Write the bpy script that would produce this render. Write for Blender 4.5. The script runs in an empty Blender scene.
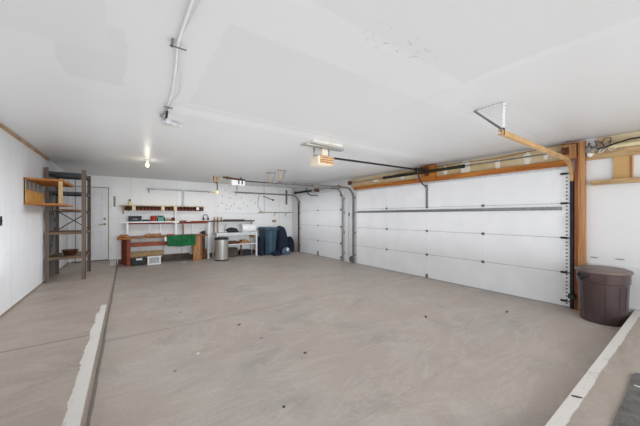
import bpy, bmesh, math, random
from mathutils import Vector, Matrix, noise
random.seed(7)
C = bpy.context.scene.collection
PI = math.pi

# ------------------------------------------------------------------ camera
FOC = 274.0                                  # focal length in pixels of a 640 px wide frame
TH = math.atan(193.5/FOC); SN, CN = math.sin(TH), math.cos(TH)
EYE = 1.40; HZ = 216.0
cam_d = bpy.data.cameras.new('camera'); cam = bpy.data.objects.new('camera', cam_d); C.objects.link(cam)
cam.location = (0, 0, EYE); cam.rotation_euler = (PI/2, 0, -TH)
cam_d.sensor_width = 36; cam_d.lens = FOC/640*36; cam_d.shift_y = 3/640; cam_d.clip_start = 0.05
bpy.context.scene.camera = cam

# ------------------------------------------------------------------ light and exposure
vs = bpy.context.scene.view_settings
vs.view_transform = 'Standard'; vs.look = 'None'; vs.gamma = 1; vs.exposure = 0.0
w = bpy.data.worlds.new('world'); bpy.context.scene.world = w; w.use_nodes = True
w.node_tree.nodes['Background'].inputs[0].default_value = (0.9, 0.95, 1, 1)
w.node_tree.nodes['Background'].inputs[1].default_value = 0.6
def area(name, loc, rot, sx, sy, power, col=(1, 1, 1)):
    d = bpy.data.lights.new(name, 'AREA'); d.shape = 'RECTANGLE'; d.size = sx; d.size_y = sy; d.energy = power; d.color = col
    o = bpy.data.objects.new(name, d); C.objects.link(o); o.location = loc; o.rotation_euler = rot; return o
# daylight entering by the open rear side of the garage, behind the photographer
area('daylight_rear', (2.2, -2.3, 1.45), (math.radians(92), 0, 0), 6.0, 2.0, 130, (0.93, 0.967, 1.0))
# added fill lamps, hidden from view, in place of bounced flash
area('fill_low', (1.9, 2.6, 0.6), (PI, 0, 0), 6.0, 5.4, 76, (0.93, 0.967, 1.0))
area('fill_far', (2.6, 7.0, 0.8), (PI, 0, 0), 4.0, 2.4, 10, (0.93, 0.967, 1.0))
area('room_fill', (2.0, 0.3, 1.35), (math.radians(90), 0, math.radians(-6)), 4.6, 1.4, 29, (0.93, 0.967, 1.0)).data.spread = math.radians(55)
area('ceiling_soft', (2.0, 5.2, 2.47), (0, 0, 0), 5.0, 8.0, 44, (0.94, 0.97, 1.0))
area('left_wash', (1.6, 5.6, 2.3), (0, math.radians(60), 0), 0.6, 5.0, 14, (0.93, 0.967, 1.0)).data.spread = math.radians(62)
area('right_wash', (3.6, 7.4, 2.3), (0, math.radians(-60), 0), 0.6, 4.0, 5, (0.93, 0.967, 1.0)).data.spread = math.radians(62)
area('back_wash', (2.2, 8.0, 2.44), (math.radians(48), 0, 0), 5.6, 0.5, 7, (0.93, 0.967, 1.0)).data.spread = math.radians(84)
for n in ('daylight_rear', 'fill_low', 'fill_far', 'ceiling_soft', 'room_fill', 'left_wash', 'right_wash', 'back_wash'):
    bpy.data.objects[n].visible_glossy = n in ('daylight_rear',)
    bpy.data.objects[n].visible_camera = False

# ------------------------------------------------------------------ materials
def lin(h):
    h = h.lstrip('#'); out = []
    for i in (0, 2, 4):
        c = int(h[i:i+2], 16)/255
        out.append(c/12.92 if c <= 0.04045 else ((c+0.055)/1.055)**2.4)
    return (*out, 1)
MATS = {}
def mat(name, col, rough=0.6, metal=0.0, col2=None, scale=6.0, stretch=(1, 1, 1), bump=0.0, bscale=40, detail=4, lo=0.35, hi=0.65, trans=0):
    if name in MATS: return MATS[name]
    m = bpy.data.materials.new(name); m.use_nodes = True; nt = m.node_tree; N = nt.nodes; L = nt.links
    b = N['Principled BSDF']; b.inputs['Roughness'].default_value = rough; b.inputs['Metallic'].default_value = metal
    tc = N.new('ShaderNodeTexCoord'); mp = N.new('ShaderNodeMapping'); mp.inputs['Scale'].default_value = stretch
    L.new(tc.outputs['Object'], mp.inputs[0])
    nz = N.new('ShaderNodeTexNoise'); nz.inputs['Scale'].default_value = scale; nz.inputs['Detail'].default_value = detail
    L.new(mp.outputs[0], nz.inputs['Vector'])
    cr = N.new('ShaderNodeValToRGB'); cr.color_ramp.elements[0].position = lo; cr.color_ramp.elements[1].position = hi
    a = lin(col); c2 = lin(col2) if col2 else tuple(min(1, x*1.08) for x in a[:3])+(1,)
    cr.color_ramp.elements[0].color = a; cr.color_ramp.elements[1].color = c2
    L.new(nz.outputs['Fac'], cr.inputs[0]); L.new(cr.outputs[0], b.inputs['Base Color'])
    if bump:
        n2 = N.new('ShaderNodeTexNoise'); n2.inputs['Scale'].default_value = bscale; n2.inputs['Detail'].default_value = 3
        L.new(mp.outputs[0], n2.inputs['Vector'])
        bp = N.new('ShaderNodeBump'); bp.inputs['Strength'].default_value = bump; bp.inputs['Distance'].default_value = 0.01
        L.new(n2.outputs['Fac'], bp.inputs['Height']); L.new(bp.outputs[0], b.inputs['Normal'])
    if trans: b.inputs['Transmission Weight'].default_value = trans
    MATS[name] = m; return m
def math_n(nt, op, a, b=None, c=None):
    n = nt.nodes.new('ShaderNodeMath'); n.operation = op
    for i, v in enumerate((a, b, c)):
        if v is None: continue
        if isinstance(v, (int, float)): n.inputs[i].default_value = v
        else: nt.links.new(v, n.inputs[i])
    return n.outputs[0]
def mixc(nt, fac, c1, c2, mode='MIX'):
    n = nt.nodes.new('ShaderNodeMix'); n.data_type = 'RGBA'; n.blend_type = mode
    for sock, v in ((n.inputs[0], fac), (n.inputs[6], c1), (n.inputs[7], c2)):
        if isinstance(v, (int, float)): sock.default_value = v
        elif isinstance(v, tuple): sock.default_value = v
        else: nt.links.new(v, sock)
    return n.outputs[2]
def pos_xyz(nt):
    g = nt.nodes.new('ShaderNodeNewGeometry'); s = nt.nodes.new('ShaderNodeSeparateXYZ')
    nt.links.new(g.outputs['Position'], s.inputs[0]); return g.outputs['Position'], s.outputs[0], s.outputs[1], s.outputs[2]
def noise_n(nt, vec, scale, detail=4, rough=0.5, dist=0, stretch=None):
    if stretch:
        mp = nt.nodes.new('ShaderNodeMapping'); mp.inputs['Scale'].default_value = stretch; nt.links.new(vec, mp.inputs[0]); vec = mp.outputs[0]
    n = nt.nodes.new('ShaderNodeTexNoise'); n.inputs['Scale'].default_value = scale; n.inputs['Detail'].default_value = detail
    n.inputs['Roughness'].default_value = rough; n.inputs['Distortion'].default_value = dist
    nt.links.new(vec, n.inputs['Vector']); return n.outputs['Fac']
def ramp(nt, fac, stops):
    n = nt.nodes.new('ShaderNodeValToRGB'); e = n.color_ramp.elements
    while len(e) < len(stops): e.new(0.5)
    for i, (p, c) in enumerate(stops):
        e[i].position = p; e[i].color = c if isinstance(c, tuple) else (c, c, c, 1)
    nt.links.new(fac, n.inputs[0]); return n.outputs[0]
def line_mask(nt, coord, at, half, wob=None):
    d = math_n(nt, 'SUBTRACT', coord, at)
    if wob is not None: d = math_n(nt, 'ADD', d, wob)
    d = math_n(nt, 'ABSOLUTE', d)
    return math_n(nt, 'LESS_THAN', d, half)
def band(nt, coord, a, b, soft=0.02):
    m1 = nt.nodes.new('ShaderNodeMapRange'); m1.inputs[1].default_value = a-soft; m1.inputs[2].default_value = a+soft; nt.links.new(coord, m1.inputs[0])
    m2 = nt.nodes.new('ShaderNodeMapRange'); m2.inputs[1].default_value = b-soft; m2.inputs[2].default_value = b+soft; nt.links.new(coord, m2.inputs[0])
    return math_n(nt, 'SUBTRACT', m1.outputs[0], m2.outputs[0])

def concrete(name, base, joint_shade_lines, strip):
    m = bpy.data.materials.new(name); m.use_nodes = True; nt = m.node_tree; b = nt.nodes['Principled BSDF']
    P3, X, Y, Z = pos_xyz(nt)
    big = noise_n(nt, P3, 0.55, 5, 0.6, 0.6)
    mid = noise_n(nt, P3, 1.5, 9, 0.7, 0.8, (0.9, 1.7, 1))
    fin = noise_n(nt, P3, 38, 3, 0.6)
    c1 = lin(base); dk = tuple(x*0.66 for x in c1[:3])+(1,); lt = tuple(min(1, x*1.28) for x in c1[:3])+(1,)
    warm = (c1[0]*1.03, c1[1]*0.965, c1[2]*0.92, 1)
    col = ramp(nt, big, [(0.3, dk), (0.5, c1), (0.72, lt)])
    col = mixc(nt, 0.62, col, ramp(nt, mid, [(0.28, dk), (0.5, c1), (0.7, lt)]))
    col = mixc(nt, ramp(nt, noise_n(nt, P3, 0.9, 3, 0.5, 0, (1.3, 0.8, 1)), [(0.4, 0.0), (0.65, 0.9)]), col, warm)
    col = mixc(nt, 0.06, col, ramp(nt, fin, [(0.3, (0.12, 0.11, 0.1, 1)), (0.7, (0.75, 0.72, 0.68, 1))]), 'MIX')
    # swirls left by the trowel and tyre scuffs
    arc = noise_n(nt, P3, 0.9, 7, 0.72, 1.4, (0.8, 1.5, 1))
    col = mixc(nt, ramp(nt, arc, [(0.49, 0.0), (0.53, 0.32), (0.56, 0.0)]), col, tuple(min(1, x*1.35) for x in c1[:3])+(1,))
    # small dark spots
    vor = nt.nodes.new('ShaderNodeTexVoronoi'); vor.inputs['Scale'].default_value = 2.1; nt.links.new(P3, vor.inputs['Vector'])
    sp = math_n(nt, 'LESS_THAN', vor.outputs['Distance'], 0.045)
    col = mixc(nt, math_n(nt, 'MULTIPLY', sp, 0.6), col, (0.06, 0.05, 0.045, 1))
    wob = math_n(nt, 'MULTIPLY', math_n(nt, 'SUBTRACT', noise_n(nt, P3, 1.5, 4), 0.5), 0.03)
    for (ax, at, half, st) in joint_shade_lines:
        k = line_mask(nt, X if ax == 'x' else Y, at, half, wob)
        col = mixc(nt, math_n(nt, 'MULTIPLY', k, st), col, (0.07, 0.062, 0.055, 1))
    for (xa, xb, ya, yb, rag) in strip:
        edge = math_n(nt, 'MULTIPLY', math_n(nt, 'SUBTRACT', noise_n(nt, P3, 4, 5, 0.65), 0.5), rag)
        xx = math_n(nt, 'ADD', X, edge); yy = math_n(nt, 'ADD', Y, edge)
        k = math_n(nt, 'MULTIPLY', band(nt, xx, xa, xb, 0.003), band(nt, yy, ya, yb, 0.003))
        k = math_n(nt, 'MULTIPLY', k, ramp(nt, noise_n(nt, P3, 9, 5, 0.7), [(0.30, 0.35), (0.42, 0.95)]))
        k = math_n(nt, 'MULTIPLY', k, math_n(nt, 'GREATER_THAN', Z, 0.1485))
        col = mixc(nt, k, col, lin('#d2cec8'))
    nt.links.new(col, b.inputs['Base Color'])
    nt.links.new(ramp(nt, big, [(0.3, 0.42), (0.7, 0.62)]), b.inputs['Roughness'])
    b.inputs['Specular IOR Level'].default_value = 0.35
    bp = nt.nodes.new('ShaderNodeBump'); bp.inputs['Strength'].default_value = 0.05; bp.inputs['Distance'].default_value = 0.01
    nt.links.new(fin, bp.inputs['Height']); nt.links.new(bp.outputs[0], b.inputs['Normal'])
    return m

def ceiling_mat():
    m = bpy.data.materials.new('ceiling_paint'); m.use_nodes = True; nt = m.node_tree; b = nt.nodes['Principled BSDF']
    P3, X, Y, Z = pos_xyz(nt)
    base = lin('#d9d9d9')
    wob = math_n(nt, 'MULTIPLY', math_n(nt, 'SUBTRACT', noise_n(nt, P3, 1.6, 4, 0.6), 0.5), 0.16)
    xw = math_n(nt, 'ADD', X, wob); yw = math_n(nt, 'ADD', Y, math_n(nt, 'MULTIPLY', wob, 0.3))
    def patch(col, xa, xb, ya, yb, f, s=0.012):
        k = math_n(nt, 'MULTIPLY', band(nt, xw, xa, xb, s), band(nt, yw, ya, yb, s))
        return mixc(nt, k, col, tuple(min(1, v*f) for v in base[:3])+(1,))
    col = ramp(nt, noise_n(nt, P3, 0.8, 4, 0.6), [(0.3, tuple(v*0.96 for v in base[:3])+(1,)), (0.7, base)])
    col = patch(col, 0.50, 5.6, 1.62, 3.0, 0.93)
    col = patch(col, 0.70, 2.35, -1.0, 1.20, 0.93)
    col = patch(col, 2.45, 5.6, -1.0, 1.15, 0.96)
    col = patch(col, -0.38, -0.0, 2.05, 2.95, 0.92, 0.006)
    col = patch(col, -1.1, -0.10, 0.8, 2.42, 0.94, 0.008)
    col = patch(col, 0.3, 4.6, 3.15, 3.35, 1.04, 0.03)
    for ax, at, lo_, hi_ in (('y', 3.10, 0.5, 6), ('y', 2.05, 2.7, 6), ('x', 2.36, 1.3, 3.6), ('y', 1.40, 2.7, 6), ('y', 4.24, -1.3, 2.3)):
        k = line_mask(nt, X if ax == 'x' else Y, at, 0.004, math_n(nt, 'MULTIPLY', wob, 0.03))
        k = math_n(nt, 'MULTIPLY', k, band(nt, Y if ax == 'x' else X, lo_, hi_, 0.01))
        col = mixc(nt, math_n(nt, 'MULTIPLY', k, 0.28), col, (0.3, 0.29, 0.28, 1))
    # scuff marks
    k = math_n(nt, 'MULTIPLY', band(nt, X, 1.25, 1.75, 0.15), band(nt, Y, 1.05, 1.28, 0.06))
    k = math_n(nt, 'MULTIPLY', k, ramp(nt, noise_n(nt, P3, 26, 2, 0.5, 0.6), [(0.62, 0.0), (0.68, 0.5)]))
    col = mixc(nt, k, col, (0.25, 0.24, 0.23, 1))
    nt.links.new(col, b.inputs['Base Color'])
    b.inputs['Roughness'].default_value = 0.36; b.inputs['Specular IOR Level'].default_value = 0.35
    bp = nt.nodes.new('ShaderNodeBump'); bp.inputs['Strength'].default_value = 0.06; bp.inputs['Distance'].default_value = 0.01
    nt.links.new(noise_n(nt, P3, 7, 5, 0.6), bp.inputs['Height']); nt.links.new(bp.outputs[0], b.inputs['Normal'])
    return m
def wall_mat(name, base, seams=(), streak=0.0, marks=0.0, stain=None):
    m = bpy.data.materials.new(name); m.use_nodes = True; nt = m.node_tree; b = nt.nodes['Principled BSDF']
    P3, X, Y, Z = pos_xyz(nt); bs = lin(base)
    col = ramp(nt, noise_n(nt, P3, 1.1, 5, 0.6), [(0.3, tuple(v*0.93 for v in bs[:3])+(1,)), (0.65, bs)])
    if streak:
        col = mixc(nt, ramp(nt, noise_n(nt, P3, 3, 4, 0.6, 0, (3, 3, 0.3)), [(0.45, 0.0), (0.7, streak)]), col, tuple(v*0.82 for v in bs[:3])+(1,))
    if marks:
        col = mixc(nt, ramp(nt, noise_n(nt, P3, 13, 2, 0.5, 0.5), [(0.72, 0.0), (0.76, marks)]), col, (0.2, 0.18, 0.16, 1))
    for ax, at in seams:
        k = line_mask(nt, {'x': X, 'y': Y, 'z': Z}[ax], at, 0.004)
        col = mixc(nt, math_n(nt, 'MULTIPLY', k, 0.35), col, (0.28, 0.27, 0.26, 1))
    nt.links.new(col, b.inputs['Base Color']); b.inputs['Roughness'].default_value = 0.55
    return m

M = dict(
    floor=concrete('floor_concrete', '#aea59d', [('y', 3.88, 0.006, 0.6), ('y', 1.38, 0.005, 0.12), ('x', 2.75, 0.004, 0.08), ('x', -0.212, 0.014, 0.6)], []),  # last x line is the step's shadow painted along its base
    slab=concrete('raised_slab_concrete', '#a0958b', [('y', 3.74, 0.008, 0.85)],
                  [(-0.315, -0.15, -2, 4.55, 0.08), (-0.29, -0.15, 0, 4.9, 0.03), (-0.36, -0.15, 8.7, 9.7, 0.09), (-0.2, 6, 0.492, 0.68, 0.035)]),
    ceil=ceiling_mat(),
    wleft=wall_mat('left_wall_paint', '#e3e4e6', [('y', 4.2), ('y', 5.42)], 0.3, 0.35),
    wback=wall_mat('back_wall_paint', '#eeedec', [('x', 0.1), ('x', 1.32), ('x', 2.54), ('x', 3.76), ('x', 4.98), ('z', 1.33)], 0.2, 0.3),
    wright=wall_mat('right_wall_paint', '#e4e4e4', [], 0.1, 0.0),
    wplain=wall_mat('rear_wall_paint', '#dedede', [], 0, 0),
    gdoor=mat('garage_door_white', '#e9eaec', 0.45, 0, '#efeff1', 3, bump=0.05, bscale=160),
    edoor=mat('entry_door_white', '#d6d6d8', 0.4, 0, '#dedee0', 2),
    white=mat('white_paint', '#dcdcda', 0.5, 0, '#e8e8e6', 5),
    whitep=mat('white_plastic', '#e6e7ea', 0.35, 0, '#f0f0f2', 5),
    beam=mat('orange_pine_beam', '#9a5416', 0.5, 0, '#c27c30', 3, (10, 0.6, 10), 0.2, 60),
    post=mat('orange_pine_post', '#976138', 0.55, 0, '#bd8c5c', 3, (10, 10, 0.6), 0.2, 60),
    cream=mat('cream_plywood', '#bf9c6c', 0.6, 0, '#d8c8a6', 2.2, (1, 0.8, 3), lo=0.3, hi=0.7),
    stainw=mat('plaster_smear', '#e6e0d2', 0.7),
    card=mat('tan_cardboard', '#bd9560', 0.75, 0, '#cfa870', 2),
    pine=mat('weathered_pine', '#a3845c', 0.6, 0, '#c4a578', 4, (6, 1, 6)),
    pinex=mat('bench_brown_wood', '#74482a', 0.5, 0, '#9c6a40', 4, (1, 8, 8)),
    tanw=mat('tan_block_wood', '#94663f', 0.6, 0, '#b58558', 4, (6, 6, 1)),
    jamb=mat('red_brown_jamb', '#7a3f1e', 0.6, 0, '#9c5a2c', 4, (8, 8, 0.6)), red=mat('red_orange_paint', '#5f2b1a', 0.5, 0, '#984426', 4, (1, 5, 5)),
    redd=mat('dark_red_paint', '#6a2a1c', 0.6, 0, '#8a3a24', 4),
    green=mat('green_cloth', '#11502e', 0.85, 0, '#1b6c3f', 9, bump=0.4, bscale=50),
    ply=mat('orange_plywood', '#8f5424', 0.55, 0, '#b87834', 4, (6, 1, 6)),
    yply=mat('yellow_plywood_panel', '#c58a34', 0.55, 0, '#dba048', 3, (1, 6, 1)),
    slate=mat('slate_grey_panel', '#6f757b', 0.6, 0, '#8a9096', 3),
    brownp=mat('brown_steel_post', '#6d5c50', 0.5, 0.1, '#857366', 5, (3, 3, 0.6)),
    brownd=mat('dark_brown_steel', '#3a322d', 0.5, 0.2, '#574b42', 5),
    brownm=mat('brown_shelf_board', '#66513f', 0.55, 0, '#7d6652', 5),
    bluedk=mat('blue_black_shelf', '#2c3338', 0.5, 0.1, '#3e474d', 5),
    galv=mat('galvanised_steel', '#8d9092', 0.35, 0.75, '#b5b8ba', 20, lo=0.3, hi=0.7),
    galvl=mat('bright_galvanised_angle', '#c9cccf', 0.4, 0.45, '#e6e8ea', 20, lo=0.3, hi=0.7),
    track=mat('grey_door_track', '#6c6b6a', 0.4, 0.5, '#8c8a88', 12),
    trackt=mat('tan_reflection_track', '#b08a58', 0.45, 0.15, '#c79f69', 8),  # tan is the nearby timber's reflection put into the colour
    black=mat('black_metal', '#17181a', 0.4, 0.2, '#26282b', 8),
    blackp=mat('black_plastic', '#1b1c1f', 0.45, 0, '#2a2c30', 8),
    rust=mat('rusty_brown_steel', '#4a2c1a', 0.6, 0.2, '#6e4526', 14),
    spring=mat('green_black_spring', '#1d221b', 0.45, 0.4, '#343a2c', 20),
    hole=mat('dark_slot', '#2a2b2c', 0.8),
    seal=mat('grey_rubber_seal', '#a3a4a6', 0.7),
    brass=mat('brass', '#a8894f', 0.35, 0.8),
    steelb=mat('brushed_steel', '#c2c0bc', 0.3, 0.8, '#dcdad6', 3, (8, 8, 0.3)),
    canb=mat('brown_grey_plastic', '#46383a', 0.32, 0, '#574544', 3, bump=0.15, bscale=30),
    canlid=mat('dusty_brown_lid', '#5f534e', 0.45, 0, '#75675f', 3, bump=0.1, bscale=30),
    teal=mat('slate_blue_plastic', '#2f4654', 0.42, 0, '#3c5665', 3),
    tealid=mat('slate_blue_lid', '#3d5866', 0.42, 0, '#4b6675', 3),
    navy=mat('navy_fabric', '#141c2c', 0.8, 0, '#222d42', 5, bump=0.6, bscale=14),
    navyl=mat('blue_grey_fabric', '#44566c', 0.8, 0, '#5c7088', 8, bump=0.5, bscale=16),
    mud=mat('grey_mat', '#55524f', 0.9, 0, '#6c6966', 12, bump=0.6, bscale=60),
    opener=mat('almond_plastic', '#d8cbb6', 0.5, 0, '#e3d7c4', 3),
    lens=mat('amber_lens', '#b98e66', 0.35, 0, '#d3ad86', 12), ribd=mat('lens_rib_shadow', '#7a5638', 0.5), boardw=mat('off_white_board', '#cfcac0', 0.6, 0, '#e0dcd4', 4),
    bowl=mat('dark_red_brown_bowl', '#33201a', 0.35, 0, '#4a2c20', 5),
    redp=mat('red_plastic', '#a8332c', 0.45, 0, '#bb4038', 6),
    grn=mat('sea_green_tin', '#4b8f78', 0.45, 0, '#5ca089', 6),
    conduit=mat('white_conduit', '#d9d9d8', 0.45, 0, '#e4e4e3', 6),
    cable=mat('grey_cable', '#8e8c8a', 0.5), cablel=mat('white_cable', '#d4d4d2', 0.5),
    rope=mat('tan_rope', '#a98a62', 0.8, 0, '#c7a87c', 20),
    cream2=mat('cream_paint_block', '#d8c79a', 0.6, 0, '#e2d5ae', 5),
    jar=mat('brown_jar_contents', '#2e1a12', 0.3, 0, '#7a3e28', 14, lo=0.42, hi=0.6), jarlid=mat('dull_jar_lid', '#8a7a60', 0.4, 0.4),
    leaf=mat('rusty_leaf', '#7a3a28', 0.8), pap=mat('paper_white', '#e8e8e6', 0.8), leafb=mat('brown_leaf', '#5b4638', 0.8),
    outlet=mat('beige_outlet', '#a89878', 0.5), tape=mat('grey_brown_trim', '#83776c', 0.6, 0, '#9a8d80', 8),
    trimw=mat('wood_edge_trim', '#a3825a', 0.6, 0, '#cdb087', 6, (4, 0.5, 4)),
)
def slot_mat(name, base, ax, period, duty, dark, rough=0.5, metal=0.1):
    m = bpy.data.materials.new(name); m.use_nodes = True; nt = m.node_tree; b = nt.nodes['Principled BSDF']
    P3, X, Y, Z = pos_xyz(nt); c = {'x': X, 'y': Y, 'z': Z}[ax]; bs = lin(base)
    fr = math_n(nt, 'FRACT', math_n(nt, 'DIVIDE', c, period)); k = math_n(nt, 'LESS_THAN', fr, duty)
    tc = nt.nodes.new('ShaderNodeTexCoord'); sp = nt.nodes.new('ShaderNodeSeparateXYZ'); nt.links.new(tc.outputs['Generated'], sp.inputs[0])
    acr = {'posts': (0, 0.35, 0.62), 'stile': (1, 0.28, 0.55), 'angle': (0, 0.35, 0.65)}[name.split('_')[0]]
    k = math_n(nt, 'MULTIPLY', k, math_n(nt, 'MULTIPLY', math_n(nt, 'GREATER_THAN', sp.outputs[acr[0]], acr[1]), math_n(nt, 'LESS_THAN', sp.outputs[acr[0]], acr[2])))
    col = ramp(nt, noise_n(nt, P3, 6, 4), [(0.35, tuple(v*0.85 for v in bs[:3])+(1,)), (0.65, bs)])
    nt.links.new(mixc(nt, k, col, lin(dark)), b.inputs['Base Color']); b.inputs['Roughness'].default_value = rough; b.inputs['Metallic'].default_value = metal
    M[name] = m
slot_mat('posts_brown', '#77675b', 'z', 0.05, 0.4, '#5a4e46')
slot_mat('stile_silver', '#f6f7f8', 'z', 0.055, 0.35, '#5a5b5d', 0.4, 0.3)
slot_mat('angle_up', '#f0f0f0', 'z', 0.035, 0.5, '#9a9a9a', 0.4, 0.1)
slot_mat('angle_ceiling', '#f0f0f0', 'y', 0.035, 0.5, '#9a9a9a', 0.4, 0.1)
bm_ = bpy.data.materials.new('bulb_glow'); bm_.use_nodes = True
_b = bm_.node_tree.nodes['Principled BSDF']; _b.inputs['Base Color'].default_value = (1, 0.9, 0.7, 1)
_b.inputs['Emission Color'].default_value = (1, 0.78, 0.4, 1); _b.inputs['Emission Strength'].default_value = 5
M['bulb'] = bm_

# ------------------------------------------------------------------ mesh helpers
class MB:
    def __init__(s): s.bm = bmesh.new()
    def box(s, x0, x1, y0, y1, z0, z1, bev=0):
        t = bmesh.new(); bmesh.ops.create_cube(t, size=1)
        for v in t.verts: v.co = ((x0+x1)/2+v.co.x*abs(x1-x0), (y0+y1)/2+v.co.y*abs(y1-y0), (z0+z1)/2+v.co.z*abs(z1-z0))
        if bev: bmesh.ops.bevel(t, geom=t.edges[:], offset=bev, segments=2, affect='EDGES', profile=0.6)
        s._m(t); return s
    def obox(s, c, size, rot, bev=0):
        t = bmesh.new(); bmesh.ops.create_cube(t, size=1)
        for v in t.verts: v.co = (v.co.x*size[0], v.co.y*size[1], v.co.z*size[2])
        if bev: bmesh.ops.bevel(t, geom=t.edges[:], offset=bev, segments=2, affect='EDGES')
        mt = Matrix.Translation(c) @ rot
        for v in t.verts: v.co = mt @ v.co
        s._m(t); return s
    def bar(s, p, q, w, h):
        p, q = Vector(p), Vector(q); d = q-p; r = d.to_track_quat('X', 'Z').to_matrix().to_4x4()
        return s.obox((p+q)/2, (d.length, w, h), r)
    def _m(s, t):
        me = bpy.data.meshes.new('t'); t.to_mesh(me); t.free(); s.bm.from_mesh(me); bpy.data.meshes.remove(me)
    def tube(s, pts, r, n=10, closed=False, cap=True):
        pts = [Vector(p) for p in pts]; rings = []; up = None
        for i, p in enumerate(pts):
            a = pts[i-1] if (i > 0 or closed) else p; b = pts[(i+1) % len(pts)] if (i < len(pts)-1 or closed) else p
            d = (b-a).normalized()
            if up is None: up = Vector((0, 0, 1)) if abs(d.z) < 0.9 else Vector((1, 0, 0))
            x = d.cross(up).normalized(); y = x.cross(d).normalized(); up = y
            rr = r[i] if isinstance(r, (list, tuple)) else r
            rings.append([s.bm.verts.new(p+(x*math.cos(2*PI*k/n)+y*math.sin(2*PI*k/n))*rr) for k in range(n)])
        m = len(rings)
        for i in range(m if closed else m-1):
            a, b = rings[i], rings[(i+1) % m]
            for k in range(n): s.bm.faces.new((a[k], a[(k+1) % n], b[(k+1) % n], b[k]))
        if cap and not closed: s.bm.faces.new(rings[0][::-1]); s.bm.faces.new(rings[-1])
        return s
    def lathe(s, prof, c=(0, 0, 0), n=32, mtx=None, a0=0, caps=True):
        mtx = mtx or Matrix.Identity(4); c = Vector(c); rings = []
        for r, z in prof:
            rings.append([s.bm.verts.new(c + mtx @ Vector((max(r, 1e-4)*math.cos(2*PI*k/n+a0), max(r, 1e-4)*math.sin(2*PI*k/n+a0), z))) for k in range(n)])
        for a, b in zip(rings, rings[1:]):
            for k in range(n): s.bm.faces.new((a[k], a[(k+1) % n], b[(k+1) % n], b[k]))
        if caps: s.bm.faces.new(rings[0][::-1]); s.bm.faces.new(rings[-1])
        return s
    def prism(s, poly, axis, a, b):
        def mk(u, v, t): return {'x': (t, u, v), 'y': (u, t, v), 'z': (u, v, t)}[axis]
        A = [s.bm.verts.new(mk(u, v, a)) for u, v in poly]; B = [s.bm.verts.new(mk(u, v, b)) for u, v in poly]
        s.bm.faces.new(A[::-1]); s.bm.faces.new(B)
        for i in range(len(A)): j = (i+1) % len(A); s.bm.faces.new((A[i], A[j], B[j], B[i]))
        return s
    def build(s, name, m, parent=None, smooth=False):
        bmesh.ops.recalc_face_normals(s.bm, faces=s.bm.faces[:])
        me = bpy.data.meshes.new(name)
        off = Vector((0, 0, 0))
        if parent is not None:
            q = parent
            while q is not None: off += q.location; q = q.parent
        else:
            xs = [v.co for v in s.bm.verts]
            off = Vector(((min(v.x for v in xs)+max(v.x for v in xs))/2, (min(v.y for v in xs)+max(v.y for v in xs))/2, min(v.z for v in xs)))
        for v in s.bm.verts: v.co -= off
        s.bm.to_mesh(me); s.bm.free()
        me.materials.append(M[m] if isinstance(m, str) else m)
        if smooth:
            for p in me.polygons: p.use_smooth = True
            try: me.set_sharp_from_angle(angle=math.radians(38))
            except Exception: pass
        o = bpy.data.objects.new(name, me); C.objects.link(o)
        if parent is not None: o.parent = parent
        else: o.location = off
        return o
def tag(o, label, cat, group=None, kind=None):
    o['label'] = label; o['category'] = cat
    if group: o['group'] = group
    if kind: o['kind'] = kind
    return o
def struct(o): o['kind'] = 'structure'; return o
def thing(name, label, cat, loc, group=None):
    o = bpy.data.objects.new(name, None); C.objects.link(o); o.location = loc; o.empty_display_size = 0.1
    return tag(o, label, cat, group)
def copy_tree(o, parent=None):
    c = o.copy(); C.objects.link(c)
    if parent is not None: c.parent = parent
    for ch in list(o.children): copy_tree(ch, c)
    return c
def at(u, v, Y=None, X=None, Z=None):
    a = (u-320)/FOC; x, y, z = SN+CN*a, CN-SN*a, -(v-HZ)/FOC
    d = X/x if X is not None else (Y/y if Y is not None else (Z-EYE)/z)
    return Vector((d*x, d*y, EYE+d*z))
def lump(c, r, seed, amp=0.12, sub=4, flat=None, fold=5.0):
    s = MB(); t = bmesh.new(); bmesh.ops.create_icosphere(t, subdivisions=sub, radius=1)
    for v in t.verts:
        n = noise.noise(v.co*1.6+Vector((seed, 0, 0)))*amp + noise.noise(v.co*fold+Vector((0, seed, 0)))*amp*0.4
        p = v.co*(1+n); v.co = (c[0]+p.x*r[0], c[1]+p.y*r[1], max(c[2]+p.z*r[2], flat if flat is not None else -9))
    s._m(t); return s

# ------------------------------------------------------------------ the setting
XL, XR, YB, YF, ZC, ZP = -1.27, 5.55, 9.85, -2.6, 2.53, 0.15
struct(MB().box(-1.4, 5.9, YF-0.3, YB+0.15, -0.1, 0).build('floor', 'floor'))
slab = MB().prism([(XL, YF-0.3), (XR+0.02, YF-0.3), (XR+0.02, 0.568), (-0.222, 0.568), (-0.222, YB), (XL, YB)], 'z', 0.0, ZP)
o = slab.build('floor', 'slab'); struct(o)
o.modifiers.new('b', 'BEVEL').width = 0.008
struct(MB().box(-1.4, 5.9, YF-0.3, YB+0.15, ZC, ZC+0.1).build('ceiling', 'ceil'))
struct(MB().box(XL-0.12, XL, YF-0.3, YB+0.15, 0, ZC).build('wall_left', 'wleft'))
struct(MB().box(XL, XR, YB, YB+0.12, 0, ZC).build('wall_back', 'wback'))
# right wall with two openings for the garage doors
s = MB()
D1, D2 = (1.195, 5.96), (6.58, 9.14)      # the openings along Y
for (a, b) in ((YF-0.3, D1[0]), (D1[1], D2[0]), (D2[1], YB)): s.box(XR, XR+0.14, a, b, 0, ZC)
s.box(XR, XR+0.14, D1[0], D1[1], 2.16, ZC); s.box(XR, XR+0.14, D2[0], D2[1], 2.20, ZC)
struct(s.build('wall_right', 'wright'))
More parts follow.
